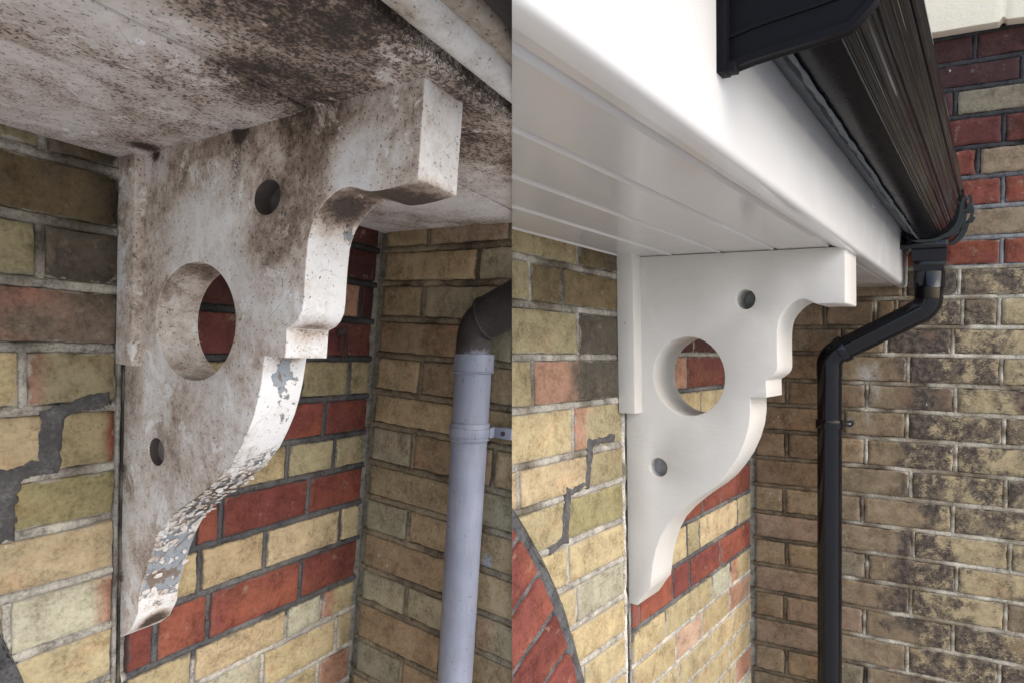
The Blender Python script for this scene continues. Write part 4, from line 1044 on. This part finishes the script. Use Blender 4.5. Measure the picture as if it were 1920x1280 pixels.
finish('trough', bm, FR_R, [M_GUTTER, M_RIBS], gt2, clip=True, smooth=55)
# union bracket wrapped round the gutter near the viewer
def grow(pl, d_):
    out_ = []
    for i, p_ in enumerate(pl):
        a, b = pl[max(0, i - 1)], pl[min(len(pl) - 1, i + 1)]
        v_ = (b[0] - a[0], b[1] - a[1]); n_ = math.hypot(*v_) or 1
        out_.append((p_[0] - v_[1] / n_ * d_, p_[1] + v_[0] / n_ * d_))
    return out_
shell = GO[2:] + P0[1:] + [(.541, -.199)]
bm = bmesh.new()
def sleeve(bm, s0, s1, d0, d1, pl=shell):
    a, b = grow(pl, d1), grow(pl, d0); extrude_profile(bm, a + b[::-1], s0, s1, GD, n=2)
ub = [(.4075, -.0640), (.4328, -.0698), (.4631, -.0740), (.4879, -.0771), (.5079, -.0804), (.5175, -.0891), (.527, -.0997), (.536, -.125), (.541, -.160), (.543, -.190)]
def panel(bm, lo, top, s0, s1):
    g = [[bm.verts.new((s, u_ + GD * s, t_)) for u_, t_ in [(a, b) for a, b in lo]] + [bm.verts.new((s, u_ + GD * s, top)) for u_, t_ in lo] for s in (s0, s1)]
    n_ = len(lo)
    for i in range(n_ - 1):
        bm.faces.new((g[0][i], g[0][i + 1], g[0][n_ + i + 1], g[0][n_ + i])); bm.faces.new((g[1][i + 1], g[1][i], g[1][n_ + i], g[1][n_ + i + 1]))
        bm.faces.new((g[0][i + 1], g[0][i], g[1][i], g[1][i + 1])); bm.faces.new((g[0][n_ + i], g[0][n_ + i + 1], g[1][n_ + i + 1], g[1][n_ + i]))
    for i in (0, n_ - 1): bm.faces.new((g[0][i], g[0][n_ + i], g[1][n_ + i], g[1][i]))
panel(bm, ub, -.26, 1.476, 1.490)
extrude_profile(bm, grow(ub, .002) + [(u_, t_ - .0045) for u_, t_ in reversed(ub)], 1.482, 1.494, GD, n=1)
inset = [(u_ * .93 + .033, t_ - .026) for u_, t_ in ub]
extrude_profile(bm, inset + [(u_, t_ - .0035) for u_, t_ in reversed(inset)], 1.489, 1.4925, GD, n=1)
box(bm, (1.487, FACE + .0142, -.205), (1.503, FACE + .0215, -.0585)); box(bm, (1.489, FACE + .0142, -.0665), (1.501, FACE + .0290, -.0590))
finish('union_bracket', bm, FR_R, M_CLIP, gt2, clip=True, bevel=.0007, smooth=50)
# outlet near the wall
bm = bmesh.new()
sleeve(bm, .035, .175, .003, .0058); sleeve(bm, .168, .178, .002, .0088); sleeve(bm, .032, .042, .002, .0088)
box(bm, (.040, .4125, -.112), (.168, .4160, -.078)); box(bm, (.030, .408, -.094), (.178, .508, -.078))
def prism(bm, r0, r1, t0, t1, cs, cu_):
    a = [bm.verts.new((cs + x * r0[0], cu_ + y * r0[1], t0)) for x, y in ((-1, -1), (1, -1), (1, 1), (-1, 1))]
    b = [bm.verts.new((cs + x * r1[0], cu_ + y * r1[1], t1)) for x, y in ((-1, -1), (1, -1), (1, 1), (-1, 1))]
    for i in range(4): bm.faces.new((a[i], a[(i + 1) % 4], b[(i + 1) % 4], b[i]))
    bm.faces.new(a[::-1]); bm.faces.new(b)
prism(bm, (.050, .040), (.042, .036), -.10, -.050, .10, .468); prism(bm, (.0435, .0375), (.0435, .0375), -.0655, -.0605, .10, .468)
prism(bm, (.036, .0335), (.035, .033), -.052, -.026, .10, .467)
finish('outlet', bm, FR_R, M_BLACK, gt2, bevel=.0012, smooth=50)
# retaining lugs on the outlet's front
def lugs(s_):
    bm = bmesh.new(); pl = [(.500, -.108), (.512, -.111), (.524, -.122), (.534, -.140), (.538, -.158), (.545, -.172), (.549, -.186), (.545, -.198)]
    a, b = grow(pl, .0075), grow(pl, .002); extrude_profile(bm, a + b[::-1], s_, s_ + .009, GD)
    pl = [(.538, -.158), (.552, -.160), (.556, -.170)]; a, b = grow(pl, .002), grow(pl, -.002); extrude_profile(bm, a + b[::-1], s_, s_ + .009, GD)
    return finish('retaining_clip', bm, FR_R, M_BLACK, gt2, bevel=.0008, smooth=50)
lugs(.17); lugs(.03)

# ------------------------------------------------------------------ right downpipe
dp2 = empty('downpipe', FR_R.p(.08, .23, 1.98))
tag(dp2, 'glossy black plastic downpipe with swan neck offset under the gutter outlet', 'downpipe')
RB = .0325; SP = .095
def pu(t): return .2345 + (t - .23) * .0053
top = V((SP, .4655, -.026)); k1 = V((SP, .4645, .064)); k2 = V((SP, .234, .196)); bot = V((SP, pu(1.9), 1.9))
a1 = arc_pts(top, k1, k2, .042, 10); a2 = arc_pts(k1, k2, V((SP, .2345, .5)), .046, 10)
bm = bmesh.new(); sweep(bm, [V((SP, .4655, -.03)), V((SP, .4655, -.0295)), V((SP, .4655, .012)), V((SP, .4652, .0135)), V((SP, .4652, .0145))], [RB - .006, RB + .0036, RB + .0036, RB + .0046, RB - .002])
finish('socket', bm, FR_R, M_BLACK, dp2)
d1 = (a2[0] - a1[-1]).normalized()
bm = bmesh.new(); sweep(bm, [V((SP, .4654, .0))] + a1 + [a1[-1] + d1 * .012], RB); finish('bend', bm, FR_R, M_BLACK, dp2)
bm = bmesh.new(); sweep(bm, [a1[-1] + d1 * .010, a1[-1] + d1 * .0105, a2[0] - d1 * .018, a2[0] - d1 * .0175], [RB - .003, RB - .0012, RB - .0012, RB - .003]); finish('offset_pipe', bm, FR_R, M_BLACK, dp2)
bm = bmesh.new(); sweep(bm, [a2[0] - d1 * .022, a2[0] - d1 * .0215, a2[0] - d1 * .020, a2[0] - d1 * .004, a2[0] - d1 * .002] , [RB - .003, RB + .003, RB + .004, RB + .004, RB])
sweep(bm, [a2[0] - d1 * .003] + a2 + [V((SP, pu(.252), .252))], RB); finish('bend', bm, FR_R, M_BLACK, dp2)
bm = bmesh.new(); sweep(bm, [V((SP, pu(t), t)) for t in (.250, .2505, .4, .7, 1.2, 1.92)], [RB - .003] + [RB - .0014] * 5); finish('pipe', bm, FR_R, M_BLACK, dp2)
bm = bmesh.new()
for t_ in (.3865,):
    sweep(bm, [V((SP, pu(t_), t_ - .013)), V((SP, pu(t_), t_ - .0125)), V((SP, pu(t_), t_ + .0125)), V((SP, pu(t_), t_ + .013))], [RB - .002, RB + .003, RB + .003, RB - .002])
    sweep(bm, [V((.0, pu(t_) + RB + .0065, t_ + .002)), V((.034, pu(t_) + RB + .0065, t_ + .002)), V((.0345, pu(t_) + RB + .0065, t_ + .002))], [.0085, .0085, .006], n=18)
    box(bm, (.020, pu(t_) + RB - .004, t_ - .006), (.09, pu(t_) + RB + .004, t_ + .008))
ear = finish('pipe_clip', bm, FR_R, M_BLACK, dp2, bevel=.0006)
bm = bmesh.new(); sweep(bm, [V((.0345, pu(.3865) + RB + .0065, .3885)), V((.0365, pu(.3865) + RB + .0065, .3885))], [.0035, .0026], n=14); finish('screw', bm, FR_R, M_STEEL, ear)

# ------------------------------------------------------------------ cream board of the neighbouring roof on the tall wall
bm = bmesh.new()
bx = box(bm, (.004, .30, -.95), (.045, 1.7, -.664)); 
rag = []
pf = [(.30, -.664)]
bm.free(); bm = bmesh.new()
edge = [(.30, -.652), (.44, -.6515), (.56, -.651), (.600, -.650), (.606, -.6585), (.611, -.660), (.616, -.653), (.66, -.650), (1.7, -.646)]
def strip(bm, s0, s1, up, lo, x0=.30, x1=1.7):
    pts_ = []
    for a, b in zip(lo, lo[1:]):
        n_ = max(1, int((b[0] - a[0]) / .012))
        for i in range(n_): f = i / n_; x = a[0] + (b[0] - a[0]) * f; pts_.append((x, a[1] + (b[1] - a[1]) * f + .0006 * nz3(x * 60, 0, 3)))
    pts_.append(lo[-1]); rws = []
    for x, t in pts_: rws.append([bm.verts.new((s0, x, t)), bm.verts.new((s1, x, t)), bm.verts.new((s1, x, up)), bm.verts.new((s0, x, up))])
    for a, b in zip(rws, rws[1:]):
        for i in range(4): bm.faces.new((a[i], a[(i + 1) % 4], b[(i + 1) % 4], b[i]))
    bm.faces.new(rws[0]); bm.faces.new(rws[-1][::-1])
strip(bm, .005, .045, -.95, edge)
o = finish('fascia_board', bm, FR_R, M_CREAM, None, bevel=.0015)
tag(o, 'cream painted board with a chipped lower edge across the top right corner', 'board')

# ------------------------------------------------------------------ ground
bm = bmesh.new()
n_ = 24
g = [[bm.verts.new(((i / n_ - .5) * 240, (j / n_ - .5) * 240, 0)) for j in range(n_ + 1)] for i in range(n_ + 1)]
for i in range(n_):
    for j in range(n_): bm.faces.new((g[i][j], g[i + 1][j], g[i + 1][j + 1], g[i][j + 1]))
lay = bm.verts.layers.float_vector.new('P')
for v in bm.verts: v[lay] = v.co
me = bpy.data.meshes.new('ground'); bm.to_mesh(me); bm.free()
tag(link('ground', me, M_GROUND), kind='structure')
